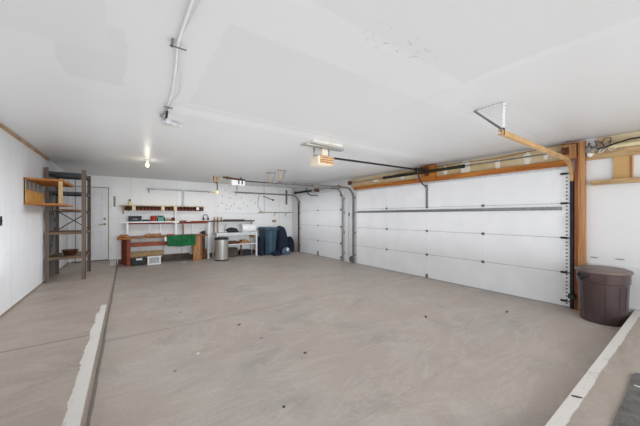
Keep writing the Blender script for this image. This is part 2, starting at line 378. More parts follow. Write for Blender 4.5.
# rear wall behind the photographer with a wide daylight opening
s = MB(); s.box(XL, -0.9, YF-0.12, YF, 0, ZC); s.box(5.3, XR, YF-0.12, YF, 0, ZC); s.box(-0.9, 5.3, YF-0.12, YF, 2.45, ZC)
struct(s.build('wall_rear', 'wplain'))
# lower band of the right wall
struct(MB().box(XR-0.012, XR, YF, 1.02, ZP+0.01, 0.72).build('trim_1', 'wplain'))
# wood edge along the top of the left wall
s = MB(); s.box(XL, XL+0.022, 1.0, 7.6, ZC-0.030, ZC-0.008); s.box(XL, XL+0.010, 1.0, 7.6, ZC-0.042, ZC-0.030)
struct(s.build('trim_2', 'trimw'))
struct(MB().box(XL, XL+0.006, 1.0, YB, ZP, ZP+0.025).build('baseboard_left', 'tape'))
struct(MB().box(-0.2, XR, YB-0.012, YB, 0, 0.14).build('baseboard_back', 'brownm'))

# entry door
DX0, DX1, DZ1 = -1.20, -0.43, 2.19
door = bpy.data.objects.new('door_1', None); C.objects.link(door); door.location = ((DX0+DX1)/2, YB-0.02, ZP); struct(door)
s = MB(); s.box(DX0, DX1, YB-0.025, YB, ZP+0.01, DZ1)
lf = s.build('door_leaf', 'edoor', door)
W = DX1-DX0
for cx in (DX0+W*0.30, DX0+W*0.70):
    for (za, zb) in ((0.38, 0.98), (1.10, 1.72), (1.84, 2.06)):
        q = MB(); a, b = cx-W*0.13, cx+W*0.13; y = YB-0.025
        for (p0, p1, r0, r1) in ((a-0.012, b+0.012, za-0.012, za+0.006), (a-0.012, b+0.012, zb-0.006, zb+0.012)): q.box(p0, p1, y-0.020, y, r0, r1, 0.004)
        for (p0, p1) in ((a-0.012, a+0.006), (b-0.006, b+0.012)): q.box(p0, p1, y-0.020, y, za, zb, 0.003)
        q.box(a+0.03, b-0.03, y-0.008, y, za+0.03, zb-0.03, 0.004)
        q.build('door_panel', 'edoor', door)
s = MB(); s.box(DX1, DX1+0.02, YB-0.02, YB, ZP, DZ1+0.02); s.box(DX0-0.02, DX1+0.02, YB-0.02, YB, DZ1, DZ1+0.022)
s.build('door_gap', 'tape', door)
s = MB(); s.box(DX1+0.02, DX1+0.085, YB-0.03, YB, ZP, DZ1+0.08, 0.004)
s.build('door_frame', 'white', door)
s = MB(); s.box(DX0, DX1, YB-0.06, YB-0.0, ZP, ZP+0.02); s.build('threshold', 'brownd', door)
s = MB(); mt = Matrix.Rotation(PI/2, 4, 'X')
s.lathe([(0.03, 0), (0.03, 0.012), (0.012, 0.016), (0.012, 0.05)], (DX1-0.07, YB-0.026, 1.17), 16, mt)
s.tube([(DX1-0.07, YB-0.072, 1.17), (DX1-0.12, YB-0.078, 1.172), (DX1-0.20, YB-0.076, 1.168)], 0.009)
s.build('door_handle', 'brass', door, True)
s = MB(); s.lathe([(0.03, 0), (0.03, 0.015), (0.018, 0.022)], (DX1-0.07, YB-0.026, 1.32), 16, mt); s.build('deadbolt', 'brass', door, True)

# garage doors
def garage_door(num, y0, y1, seams, stiles, hinges, end_angle):
    r = bpy.data.objects.new('door_%d' % num, None); C.objects.link(r); r.location = (XR, (y0+y1)/2, 0); struct(r)
    xf = XR-0.035
    for i in range(len(seams)-1):
        a, b = seams[i], seams[i+1]; s = MB()
        s.box(xf, xf+0.04, y0, y1, a+0.004, b-0.004, 0.004)
        for y in stiles: s.box(xf-0.004, xf, y-0.032, y+0.032, a+0.012, b-0.012)
        s.build('door_section', 'gdoor', r)
        if i: MB().box(xf+0.004, xf+0.03, y0, y1, a-0.005, a+0.005).build('section_seam', 'seal', r)
    for y in hinges:
        for z in seams[1:-1]:
            s = MB(); s.box(xf-0.012, xf-0.004, y-0.025, y+0.025, z-0.024, z+0.024); s.tube([(xf-0.014, y-0.026, z), (xf-0.014, y+0.026, z)], 0.006, 8)
            s.build('hinge', 'track', r)
    MB().box(xf, xf+0.04, y0, y1, 0.0, 0.014).build('bottom_seal', 'seal', r)
    return r
SE = (0.012, 0.535, 1.065, 1.595, 2.175)
gd = garage_door(2, D1[0]+0.01, D1[1]-0.01, SE, (2.456, 3.64, 4.80), (2.456, 3.64, 4.80), True)
xf = XR-0.035
s = MB(); s.box(xf-0.040, xf-0.006, 1.305, 5.93, 1.508, 1.528); s.box(xf-0.008, xf-0.004, 1.305, 5.93, 1.49, 1.545); s.build('reinforcement_strut', 'galv', gd)
s = MB(); s.box(xf-0.014, xf, D1[0]+0.02, D1[1]-0.02, 2.120, 2.15); s.build('top_rail', 'galvl', gd)
def perf(s, p, q, wdir, width, thick_dir, hole_mb, n):
    p, q, wdir, td = Vector(p), Vector(q), Vector(wdir).normalized(), Vector(thick_dir).normalized()
    L = (q-p).length; d = (q-p).normalized()
    rot = Matrix((d, wdir, td)).transposed().to_4x4()
    s.obox((p+q)/2, (L, width, 0.004), rot)
    for i in range(n):
        c = p+d*(L*(i+0.5)/n); hole_mb.obox(c, (L/n*0.5, width*0.3, 0.0052), rot)
# silver end stile of the big door
s = MB(); h = MB()
s.box(xf-0.008, xf, 1.212, 1.30, 0.02, 2.09)
s.build('end_stile', 'stile_silver', gd)
for z in (0.10, 0.535, 1.065, 1.595, 2.05):
    s = MB(); s.box(xf-0.016, xf-0.008, 1.24, 1.32, z-0.016, z+0.016, 0.003); s.tube([(xf-0.024, 1.16, z), (xf-0.024, 1.32, z)], 0.007, 8); s.lathe([(0.02, -0.01), (0.02, 0.01)], (xf-0.024, 1.19, z), 14, Matrix.Rotation(PI/2, 4, 'X'))
    s.build('roller', 'black', gd)
# lift bracket on the door where the opener arm is bolted
s = MB(); s.box(xf-0.012, xf-0.004, 3.61, 3.67, 1.62, 2.10); s.box(xf-0.05, xf-0.012, 3.615, 3.665, 2.03, 2.10); s.build('lift_bracket', 'galv', gd)
s = MB(); s.box(xf-0.02, xf-0.004, 3.615, 3.665, 0.02, 0.10); s.build('door_lock', 'track', gd)

gd2 = garage_door(3, D2[0]+0.01, D2[1]-0.01, SE, (7.92,), (7.92,), False)
s = MB(); s.box(xf-0.02, xf-0.004, 7.89, 7.95, 0.02, 0.17); s.build('door_lock', 'track', gd2)
for z in (0.10, 0.535, 1.065, 1.595, 2.05):
    s = MB(); s.box(xf-0.02, xf-0.004, 6.60, 6.69, z-0.03, z+0.03, 0.003); s.tube([(xf-0.03, 6.52, z), (xf-0.03, 6.66, z)], 0.008, 8); s.build('roller', 'track', gd2)

# header timber, posts and wall framing
s = MB(); s.box(XR-0.09, XR-0.002, 1.21, 6.02, 2.165, 2.255, 0.004); struct(s.build('trim_3', 'beam'))
hp = MB().box(XR-0.05, XR-0.002, 1.21, 6.16, 2.257, ZC-0.035).build('trim_4', 'cream'); struct(hp)
s = MB()
for y, z, a, b in ((1.75, 2.36, .05, .10), (2.20, 2.33, .04, .10), (2.78, 2.36, .09, .13), (2.82, 2.30, .05, .10), (1.50, 2.38, .03, .08), (3.2, 2.36, .04, .09), (4.3, 2.35, .06, .05), (5.2, 2.37, .10, .04)):
    t = lump((XR-0.052, y, z), (0.004, a, b), y, 0.5, 3); me = bpy.data.meshes.new('t'); t.bm.to_mesh(me); s.bm.from_mesh(me); t.bm.free()
s.build('plaster_smear', 'stainw', hp)
struct(MB().box(XR-0.10, XR, 1.035, 1.112, 0.0, 2.50, 0.004).build('trim_5', 'post'))
s = MB().box(XR-0.09, XR, 1.114, 1.150, 0.0, 2.30, 0.004)
struct(s.build('trim_6', 'jamb'))
struct(MB().box(XR-0.13, XR-0.002, 1.125, 1.30, 2.26, 2.50, 0.005).build('trim_7', 'post'))
struct(MB().box(XR-0.15, XR-0.05, 3.40, 3.72, 2.175, 2.515, 0.004).build('trim_8', 'beam'))
# framing at the far right
struct(MB().box(XR-0.045, XR, -1.5, 1.03, 2.215, 2.325, 0.004).build('trim_9', 'pine'))
struct(MB().box(XR-0.02, XR, -1.5, 0.92, 2.40, ZC-0.01).build('trim_10', 'cream'))
s = MB().box(XR-0.09, XR, -1.5, 0.98, 1.845, 1.91, 0.004); struct(s.build('trim_11', 'pine'))
s = MB(); s.box(XR-0.035, XR, 0.575, 0.755, 1.912, 2.213); cb = s.build('cardboard_patch', 'card'); tag(cb, 'tan cardboard patch nailed between the two timber rails at far right', 'cardboard')
MB().box(XR-0.042, XR-0.035, 0.587, 0.602, 1.92, 2.205).build('edge_strip', 'post', cb)

# ------------------------------------------------------------------ tracks of the garage doors
def arc(c, r, a0, a1, n, y):
    return [(c[0]+r*math.cos(a0+(a1-a0)*i/n), y, c[1]+r*math.sin(a0+(a1-a0)*i/n)) for i in range(n+1)]
def rail(pts, w, t):                      # C section swept along the path in the XZ plane
    s = MB(); P = [Vector(p) for p in pts]
    prof = [(-w/2, -t/2), (w/2, -t/2), (w/2, t/2), (w/2-0.008, t/2), (w/2-0.008, -t/2+0.006), (-w/2+0.008, -t/2+0.006), (-w/2+0.008, t/2), (-w/2, t/2)]
    rings = []
    for i, p in enumerate(P):
        d = (P[min(i+1, len(P)-1)]-P[max(i-1, 0)]).normalized(); nrm = Vector((-d.z, 0, d.x))
        rings.append([s.bm.verts.new(p+nrm*a+Vector((0, b, 0))) for a, b in prof])
    for A, B in zip(rings, rings[1:]):
        for k in range(8): s.bm.faces.new((A[k], A[(k+1) % 8], B[(k+1) % 8], B[k]))
    s.bm.faces.new(rings[0][::-1]); s.bm.faces.new(rings[-1]); return s
def door_track(y, label, mv, mh, zh, xend, wall=True, side=1):
    r = thing('door_track', label, 'garage door track', (XR-0.07, y, 0), 'curved garage door tracks')
    xv = XR-0.075; R = 0.30
    rail([(xv, y, 0.01), (xv, y, 1.0), (xv, y, zh-R)], 0.05, 0.04).build('vertical_track', mv, r)
    pts = [(xv-R+R*math.cos(a), y, zh-R+R*math.sin(a)) for a in [PI/2*i/10 for i in range(11)]]
    rail(pts, 0.048, 0.04).build('curved_track', mh, r)
    rail([(xv-R, y, zh), (4.3, y, zh), (xend, y, zh)], 0.048, 0.04).build('horizontal_track', mh, r)
    for z in (0.25, 0.9, 1.5, 1.95):
        if z > zh-R+0.1: continue
        MB().box(XR-0.05, XR-0.0, y-0.02, y+0.02, z-0.02, z+0.02).build('track_bracket', 'track', r)
    return r
tr = door_track(1.180, 'track with tan timber reflection at right edge of wide garage door, beside timber post', 'black', 'trackt', 2.225, 3.0)
door_track(6.045, 'grey track at left edge of wide garage door', 'track', 'track', 2.225, 3.0)
door_track(6.535, 'grey track at right edge of the single garage door', 'galv', 'galv', 2.225, 3.0)
door_track(9.20, 'grey track in the far corner beside the single garage door', 'rust', 'track', 2.20, 2.98)

# silver perforated angle triangle at the end of the right-hand track
r = thing('track_hanger', 'white perforated metal triangle holding the tan-reflecting track end under ceiling', 'bracket', (3.06, 1.28, 2.24), 'track hangers')
for nm, p, q, wd in (('ceiling_angle', (3.06, 1.15, ZC-0.006), (3.06, 1.45, ZC-0.006), (1, 0, 0)), ('upright_angle', (3.06, 1.165, ZC), (3.06, 1.175, 2.235), (1, 0, 0))):
    s = MB(); h = MB(); td = (0, 0, 1) if nm[0] == 'c' else (0, 1, 0)
    perf(s, p, q, wd, 0.045, td, h, 0); e = s.build(nm, 'angle_ceiling' if nm[0] == 'c' else 'angle_up', r)
s = MB(); s.bar((3.045, 1.44, ZC-0.01), (3.045, 1.17, 2.25), 0.02, 0.02); s.build('diagonal_brace', 'track', r)
s = MB(); s.tube([(3.045, 1.165, 2.20), (3.045, 1.165, 2.27)], 0.010); s.build('bolt', 'black', r)
def hanger(x, y, label, w):
    r = thing('track_hanger', label, 'bracket', (x, y, 2.25), 'track hangers')
    s = MB(); s.bar((x, y, 2.262), (x-0.10, y+w, ZC), 0.03, 0.02); s.build('strap', 'rope', r)
    s = MB(); s.bar((x, y, 2.262), (x+0.10, y-w*0.2, ZC), 0.022, 0.014); s.build('strap', 'track', r)
    s = MB(); s.bar((x-0.10, y+w, ZC-0.01), (x+0.10, y-w*0.2, ZC-0.01), 0.018, 0.014); s.build('ceiling_angle', 'track', r)
hanger(3.08, 6.535, 'tan V shaped strap hanger on the single door track, left of pair', 0.10)
hanger(3.12, 6.045, 'thin grey V shaped strap hanger on the wide door track, right of pair', 0.02)

# torsion springs
def torsion(x, z, y0, y1, ys0, ys1, r, label, group):
    t = thing('torsion_spring', label, 'garage door spring', (x, (y0+y1)/2, z), group)
    MB().tube([(x, y0, z), (x, y1, z)], 0.012).build('shaft', 'track', t, True)
    n = int((ys1-ys0)/0.012); turns = (ys1-ys0)/0.022
    s = MB(); m = int(turns*10)
    pts = [(x+r*math.cos(2*PI*k/10), ys0+(ys1-ys0)*k/m, z+r*math.sin(2*PI*k/10)) for k in range(m+1)]
    s.tube(pts, 0.0085, 5); s.build('spring_coil', 'spring', t, True)
    for yy in (ys0, ys1): MB().lathe([(0.02, -0.03), (r+0.012, -0.02), (r+0.012, 0.02), (0.02, 0.03)], (x, yy, z), 16, Matrix.Rotation(PI/2, 4, 'X')).build('spring_cone', 'black', t, True)
    for yy in (y0+0.03, y1-0.03):
        MB().lathe([(0.02, -0.035), (0.062, -0.03), (0.05, -0.02), (0.05, 0.02), (0.062, 0.03), (0.02, 0.035)], (x, yy, z), 20, Matrix.Rotation(PI/2, 4, 'X')).build('cable_drum', 'rust', t, True)
    return t
t = torsion(XR-0.19, 2.37, 1.20, 6.10, 2.75, 4.75, 0.026, 'long dark torsion spring above the wide garage door', 'torsion springs')
MB().box(XR-0.20, XR-0.15, 3.52, 3.60, 2.28, 2.48, 0.004).build('center_bracket', 'rust', t)
t = torsion(XR-0.17, 2.30, 6.60, 9.30, 8.2, 9.15, 0.03, 'short dark torsion spring above the single garage door', 'torsion springs')
MB().box(XR-0.18, XR, 7.9, 7.95, 2.25, 2.38).build('center_bracket', 'rust', t)

# ------------------------------------------------------------------ garage door openers
def opener(name_label, x0, x1, y0, y1, z0, z1, yr, zr, xend, mode):
    r = thing('garage_door_opener', name_label, 'garage door opener', ((x0+x1)/2, (y0+y1)/2, z0), 'ceiling garage door openers')
    return r
r = opener('almond garage door opener with amber lens hung from ceiling board, nearest the camera', 2.50, 2.80, 3.50, 3.76, 2.26, 2.43, 3.63, 2.40, 5.4, 0)
s = MB(); s.box(2.48, 2.78, 3.555, 3.82, 2.225, 2.375, 0.03); s.build('housing', 'opener', r, True)
s = MB(); s.box(2.51, 2.78, 3.535, 3.56, 2.24, 2.365, 0.012)
ll = s.build('light_lens', 'lens', r, True)
for z in (2.265, 2.30, 2.335): MB().box(2.52, 2.77, 3.530, 3.537, z-0.005, z+0.005).build('rib', 'ribd', ll)
s = MB(); s.box(2.50, 2.76, 3.62, 3.67, 2.372, 2.39); s.build('mount_foot', 'track', r)
for x in (2.47, 2.76):
    s = MB(); s.box(x-0.012, x+0.012, 3.65, 3.67, 2.36, ZC-0.02); s.build('hanging_strap', 'galv', r)
s = MB(); s.box(2.60, 2.72, 3.62, 3.65, 2.37, ZC-0.02); s.build('hanging_strap', 'opener', r)
s = MB(); s.box(2.26, 2.82, 3.36, 3.74, ZC-0.022, ZC-0.0, 0.003); s.build('ceiling_board', 'boardw', r)
s = MB(); s.bar((2.20, 3.60, ZC-0.03), (2.98, 3.60, ZC-0.03), 0.03, 0.014); s.bar((2.26, 3.45, ZC-0.03), (2.98, 3.52, ZC-0.03), 0.02, 0.010); s.build('mount_bar', 'galv', r)
s = MB(); s.bar((2.78, 3.65, 2.375), (5.28, 3.63, 2.405), 0.03, 0.03); s.build('rail', 'black', r)
s = MB(); s.box(5.08, 5.24, 3.600, 3.66, 2.36, 2.44, 0.004); s.build('trolley', 'blackp', r)
s = MB(); s.tube([(5.16, 3.63, 2.37), (5.22, 3.63, 2.20), (5.33, 3.63, 2.10), (5.47, 3.63, 2.06)], 0.014); s.build('arm', 'blackp', r)
s = MB(); s.tube([(5.12, 3.605, 2.36), (5.12, 3.605, 2.2)], 0.004, 6); s.box(5.10, 5.14, 3.59, 3.62, 2.17, 2.20, 0.004); s.build('release_cord', 'redp', r)
s = MB(); s.box(5.26, 5.33, 3.59, 3.67, 2.385, 2.47); s.build('header_bracket', 'rust', r)

r = opener('small white garage door opener with brown bracket near the back wall', 2.45, 2.80, 7.8, 8.05, 2.30, 2.44, 7.9, 2.42, 5.4, 1)
s = MB(); s.box(2.44, 2.82, 7.78, 8.02, 2.28, 2.425, 0.015); s.build('housing', 'whitep', r, True)
s = MB(); s.box(2.425, 2.445, 7.80, 7.98, 2.29, 2.415, 0.005); s.build('light_lens', 'opener', r, True)
for x in (2.62, 2.72): s = MB(); s.box(x, x+0.03, 7.76, 7.782, 2.315, 2.425); s.build('vent', 'brownd', r)
s = MB(); s.bar((2.22, 7.88, 2.49), (2.85, 7.88, 2.455), 0.06, 0.045); s.build('mount_bar', 'rust', r)
for x in (2.35, 2.75): s = MB(); s.box(x-0.02, x+0.02, 7.88, 7.92, 2.44, ZC); s.build('hanging_strap', 'track', r)
s = MB(); s.box(2.82, 5.34, 7.885, 7.915, 2.42, 2.445); s.build('rail', 'black', r)
s = MB(); s.tube([(2.62, 7.85, 2.31), (2.60, 7.85, 2.22), (2.62, 7.85, 2.14)], 0.008); s.build('release_cord', 'blackp', r)
s = MB(); s.tube([(5.02, 7.9, 2.42), (5.03, 7.9, 2.26), (5.10, 7.9, 2.14), (5.25, 7.9, 2.10), (5.36, 7.9, 2.13), (5.48, 7.9, 2.12)], 0.018); s.build('arm', 'blackp', r)

# ceiling bulb
bp = at(147.3, 166, Z=2.40)
r = thing('ceiling_bulb', 'small glowing bare bulb in porcelain holder on the ceiling', 'light bulb', (bp.x, bp.y, ZC-0.14))
MB().lathe([(0.055, 0), (0.055, -0.012), (0.03, -0.05), (0.024, -0.055)], (bp.x, bp.y, ZC), 20).build('lamp_holder', 'white', r, True)
MB().lathe([(0.013, -0.055), (0.016, -0.07), (0.030, -0.10), (0.032, -0.118), (0.022, -0.142), (0.002, -0.152)], (bp.x, bp.y, ZC), 20).build('bulb', 'bulb', r, True)
d = bpy.data.lights.new('bulb_light', 'POINT'); d.energy = 1.5; d.color = (1, 0.93, 0.78); d.shadow_soft_size = 0.03
l = bpy.data.objects.new('bulb_light', d); C.objects.link(l); l.location = (bp.x, bp.y, ZC-0.22)

# electrical conduit along the ceiling
r = thing('electrical_conduit', 'white conduit and cable running along the ceiling to a junction box', 'conduit', (0.30, 2.4, ZC-0.03))
z = ZC-0.022
s = MB(); s.tube([(0.285, -1.0, z), (0.284, 1.2, z), (0.275, 1.6, z), (0.268, 1.95, z), (0.30, 2.3, z), (0.335, 2.75, z), (0.34, 3.20, z)], 0.0085); s.build('pipe', 'conduit', r, True)
s = MB(); s.tube([(0.29, 1.2, z+.005), (0.315, 1.5, z+.005), (0.275, 1.95, z+.005), (0.36, 2.4, z+.008), (0.395, 2.75, z+.008), (0.35, 3.20, z+.005)], 0.0035); s.build('cable', 'cablel', r, True)
s = MB(); s.box(0.225, 0.325, 1.99, 2.0, z-0.012, z-0.007); s.box(0.235, 0.245, 1.96, 2.01, z-0.012, z+.02); s.build('pipe_strap', 'track', r)
s = MB(); s.box(0.30, 0.385, 3.13, 3.15, z-0.017, z-0.010); s.build('pipe_strap', 'track', r)
s = MB(); s.tube([(0.345, 3.18, z), (0.335, 3.35, z-0.01), (0.31, 3.5, z), (0.36, 3.60, z)], 0.012); s.build('elbow', 'cable', r, True)
s = MB(); s.lathe([(0.055, 0.02), (0.055, -0.03), (0.045, -0.035)], (0.39, 3.66, z), 14); s.bar((0.37, 3.62, z-0.02), (0.55, 3.70, z-0.02), 0.02, 0.02); s.build('junction_box', 'galvl', r)
s = MB(); s.tube([(0.345, 3.25, z-0.02), (0.352, 3.36, z-0.04), (0.35, 3.42, z-0.03)], 0.012); s.build('plug', 'blackp', r, True)

# ------------------------------------------------------------------ left side: shelving and wall shelf
ux0, ux1, uy0, uy1, uz = -1.245, -0.66, 7.12, 8.10, 2.31
r = thing('shelving_unit', 'tall brown slotted metal shelving unit in the left corner', 'shelving unit', ((ux0+ux1)/2, (uy0+uy1)/2, ZP))
def slotted_post(x, y, sx, sy, w=0.055):
    s = MB(); s.box(x, x+sx*w, y, y+sy*0.005, ZP, uz); s.box(x, x+sx*0.005, y, y+sy*w, ZP, uz)
    s.build('post', 'posts_brown', r)
slotted_post(ux0, uy0, 1, 1); slotted_post(ux1, uy0, -1, 1, 0.065); slotted_post(ux0, uy1, 1, -1); slotted_post(ux1, uy1, -1, -1, 0.065)
for z, mt_, t in ((2.24, 'bluedk', 0.035), (1.87, 'bluedk', 0.035), (1.50, 'brownd', 0.02), (1.09, 'brownm', 0.035), (0.61, 'brownm', 0.035)):
    s = MB(); s.box(ux0+0.008, ux1-0.008, uy0+0.008, uy1-0.008, z-0.004, z)
    s.box(ux0+0.008, ux1-0.008, uy0+0.006, uy0+0.012, z-t-0.01, z+0.0); s.box(ux0+0.008, ux1-0.008, uy1-0.012, uy1-0.006, z-t, z)
    s.box(ux1-0.014, ux1-0.008, uy0+0.01, uy1-0.01, z-t-0.01, z); s.box(ux0+0.008, ux0+0.014, uy0+0.01, uy1-0.01, z-t, z)
    s.build('shelf', mt_, r)
yb = uy1+0.002
s = MB(); s.bar((ux0+0.03, yb, 1.10), (ux1-0.03, yb, 1.50), 0.006, 0.02); s.build('cross_brace', 'brownd', r)
s = MB(); s.bar((ux0+0.03, yb+.004, 1.50), (ux1-0.03, yb+.004, 1.10), 0.006, 0.02); s.build('cross_brace', 'brownd', r)
for x in (ux0-0.002,):
    s = MB(); s.bar((x+0.004, uy0+0.04, 0.3), (x+0.004, uy1-0.04, 1.2), 0.005, 0.02); s.build('side_brace', 'brownd', r)
    s = MB(); s.bar((x+0.004, uy1-0.04, 1.25), (x+0.004, uy0+0.04, 2.2), 0.005, 0.02); s.build('side_brace', 'brownd', r)
s = MB()
for i in range(8): s.box(ux0+0.0, ux0+0.004, uy0+0.14+i*0.11, uy0+0.175+i*0.11, ZP+0.05, uz-0.05)
s.build('side_slat', 'brownd', r)
# vertical rod in the middle of the back
MB().tube([(-0.93, uy1+0.012, 0.35), (-0.93, uy1+0.012, 2.2)], 0.006, 8).build('rod', 'brownd', r)

# bowl
r = thing('bowl', 'dark red brown bowl on the lowest shelf of the brown shelving unit', 'bowl', (-0.93, 7.45, 0.61))
MB().lathe([(0.085, 0.0), (0.092, 0.004), (0.118, 0.085), (0.128, 0.10), (0.132, 0.105), (0.124, 0.105), (0.108, 0.085), (0.078, 0.012), (0.0, 0.012)], (-0.93, 7.45, 0.611), 28).build('basin', 'bowl', r, True)
s = MB(); s.lathe([(0.130, 0.0), (0.137, 0.004), (0.137, 0.012), (0.130, 0.012)], (-0.93, 7.45, 0.708), 28); s.build('rim', 'rust', r, True)

# wall shelf
r = thing('wall_shelf', 'orange plywood box shelf on the left wall beside the brown shelving unit', 'shelf', (XL+0.2, 6.45, 1.58))
wy0, wy1, wx = 5.95, 7.10, -0.835
MB().box(XL+0.002, wx, wy0, wy1, 1.955, 1.985, 0.003).build('top_board', 'ply', r)
MB().box(XL+0.002, wx, wy0, wy1, 1.575, 1.60, 0.003).build('bottom_board', 'ply', r)
MB().box(XL+0.002, XL+0.015, wy0+0.02, wy1, 1.60, 1.81).build('back_panel', 'yply', r)
MB().box(XL+0.002, XL+0.015, wy0+0.02, wy1, 1.81, 1.955).build('back_panel', 'slate', r)
for y in (wy0+0.01, wy0+0.24, wy0+0.48, wy0+0.72): MB().box(XL+0.015, XL+0.024, y, y+0.012, 1.60, 1.955).build('back_batten', 'pine', r)
MB().box(wx-0.05, wx, wy0+0.005, wy0+0.04, 1.60, 1.955, 0.003).build('front_post', 'pine', r)
MB().box(wx-0.025, wx+0.004, wy0, wy1, 1.985, 1.995).build('edge_strip', 'pine', r)
s = MB(); s.box(XL+0.0, XL+0.02, 5.97, 6.0, 1.60, 1.95); s.build('end_cleat', 'pine', r)
# shelf boards that carry on inside the shelving
r2 = MB().box(-1.10, -0.82, 7.16, 8.0, 1.515, 1.535, 0.002).build('plywood_board', 'ply'); tag(r2, 'orange plywood board lying on a shelf inside the brown shelving unit', 'board')

# light switch on left wall
p = at(0.5, 221, X=XL)
r = thing('light_switch', 'small black switch plate on the left wall at frame edge', 'light switch', (XL, p.y, p.z))
MB().box(XL, XL+0.006, p.y-0.04, p.y+0.04, p.z-0.06, p.z+0.06, 0.002).build('plate', 'blackp', r)
MB().box(XL+0.006, XL+0.014, p.y-0.012, p.y+0.012, p.z-0.02, p.z+0.02, 0.002).build('rocker', 'black', r)

# ------------------------------------------------------------------ workbench
BY = 9.20
r = thing('workbench', 'long wooden workbench with red legs along the back wall', 'workbench', (0.95, 9.5, 0))
bt = 0.81
MB().box(-0.20, 2.12, BY, YB-0.02, bt-0.045, bt, 0.004).build('bench_top', 'pinex', r)
MB().box(0.0, 0.09, BY+0.02, BY+0.10, 0, bt-0.045, 0.004).build('leg', 'red', r)
MB().box(-0.055, 0.0, BY+0.30, BY+0.38, 0, bt-0.045, 0.004).build('leg', 'redd', r)
MB().box(-0.12, -0.05, BY+0.52, BY+0.6, 0, bt-0.045, 0.004).build('leg', 'redd', r)
MB().box(1.70, 1.90, BY+0.03, BY+0.12, 0, bt-0.045, 0.004).build('leg', 'tanw', r)
MB().box(1.90, 1.97, BY+0.10, BY+0.30, 0, bt-0.045, 0.004).build('leg', 'pinex', r)
MB().box(0.09, 1.70, BY+0.025, BY+0.065, 0.54, 0.655, 0.004).build('apron', 'red', r)
MB().box(0.09, 0.92, BY+0.42, BY+0.46, 0.20, 0.36, 0.003).build('back_board', 'pine', r)
MB().box(-0.21, 0.10, BY-0.03, BY+0.02, bt-0.06, bt-0.005, 0.01).build('top_edge', 'ply', r)
MB().box(0.92, 1.68, YB-0.10, YB-0.06, 0.0, 0.20).build('shadow_board', 'brownd', r)  # dark board added to stand for the shadow under the bench
for x in (0.35, 0.95, 1.45): MB().box(x, x+0.05, YB-0.08, YB-0.02, 0.0, bt-0.045).build('support', 'white', r)

# vise like wood clamp on left end of the bench
s = MB(); s.box(-0.17, -0.02, BY+0.02, BY+0.2, bt+0.002, bt+0.06, 0.02); s.box(-0.15, 0.05, BY+0.06, BY+0.12, bt+0.03, bt+0.075, 0.015)
s.tube([(-0.10, BY+0.02, bt+0.05), (-0.10, BY-0.06, bt+0.05)], 0.012)
tag(s.build('wooden_vise', 'ply'), 'orange wooden vise on the left end of the workbench', 'vise')

# green cloth draped over the bench front
def cloth(x0, x1, z0, yfr, ztop, seed):
    s = MB(); nx, rows = 40, []
    path = [(yfr+0.16, ztop+0.006), (yfr+0.05, ztop+0.007), (yfr-0.008, ztop+0.003), (yfr-0.016, ztop-0.05), (yfr-0.02, (z0+ztop)/2), (yfr-0.03, z0+0.02), (yfr-0.026, z0)]
    for j, (y, z) in enumerate(path):
        row = []
        for i in range(nx+1):
            t = i/nx; hang = max(0, ztop-z)
            wv = math.sin(t*17+seed)*0.012+math.sin(t*41+seed*2)*0.006
            row.append(s.bm.verts.new((x0+(x1-x0)*t, y-abs(wv)*hang*3, z+(math.sin(t*7+seed)*0.015*(hang/(ztop-z0)) if hang else 0))))
        rows.append(row)
    for a, b in zip(rows, rows[1:]):
        for i in range(nx): s.bm.faces.new((a[i], a[i+1], b[i+1], b[i]))
    return s
o = cloth(0.985, 1.75, 0.50, BY-0.004, bt, 1.3).build('green_cloth', 'green', None, True)
sm = o.modifiers.new('s', 'SOLIDIFY'); sm.thickness = 0.006; sm.offset = 1
tag(o, 'dark green cloth draped over the front of the workbench', 'cloth')
s = MB(); s.box(0.91, 0.955, BY-0.018, BY-0.004, 0.66, 0.79, 0.004); tag(s.build('white_tag', 'pap'), 'small white card on bench edge at left end of green cloth', 'card')

# boxes below the bench
r = thing('storage_box', 'black storage box with white label under the left end of workbench', 'box', (0.34, 9.35, 0), None)
s = MB(); s.prism([(0.13, 0.002), (0.42, 0.002), (0.44, 0.19), (0.11, 0.19)], 'y', 9.22, 9.48); s.build('tub', 'blackp', r)
MB().box(0.10, 0.455, 9.205, 9.495, 0.19, 0.212, 0.005).build('lid', 'black', r)
MB().box(0.22, 0.36, 9.200, 9.2046, 0.16, 0.21).build('paper_label', 'pap', r)
r = thing('wire_crate', 'white crate with grey grille lying under the workbench beside black box', 'crate', (0.72, 9.3, 0))
s = MB(); cx0, cx1, cz1 = 0.49, 0.82, 0.24
s.box(cx0, cx1, 9.22, 9.25, 0.002, 0.035); s.box(cx0, cx1, 9.22, 9.25, cz1-0.035, cz1); s.box(cx0, cx0+0.035, 9.22, 9.25, 0.035, cz1-0.035); s.box(cx1-0.035, cx1, 9.22, 9.25, 0.035, cz1-0.035)
s.build('frame', 'whitep', r)
MB().box(cx0+0.01, cx1-0.01, 9.25, 9.45, 0.004, cz1-0.01).build('tub', 'cable', r)
s = MB()
for i in range(9): x = cx0+0.045+i*0.034; s.box(x, x+0.008, 9.236, 9.244, 0.03, cz1-0.03)
for i in range(4): z = 0.06+i*0.04; s.box(cx0+0.03, cx1-0.03, 9.238, 9.246, z, z+0.008)
s.build('grille', 'white', r)

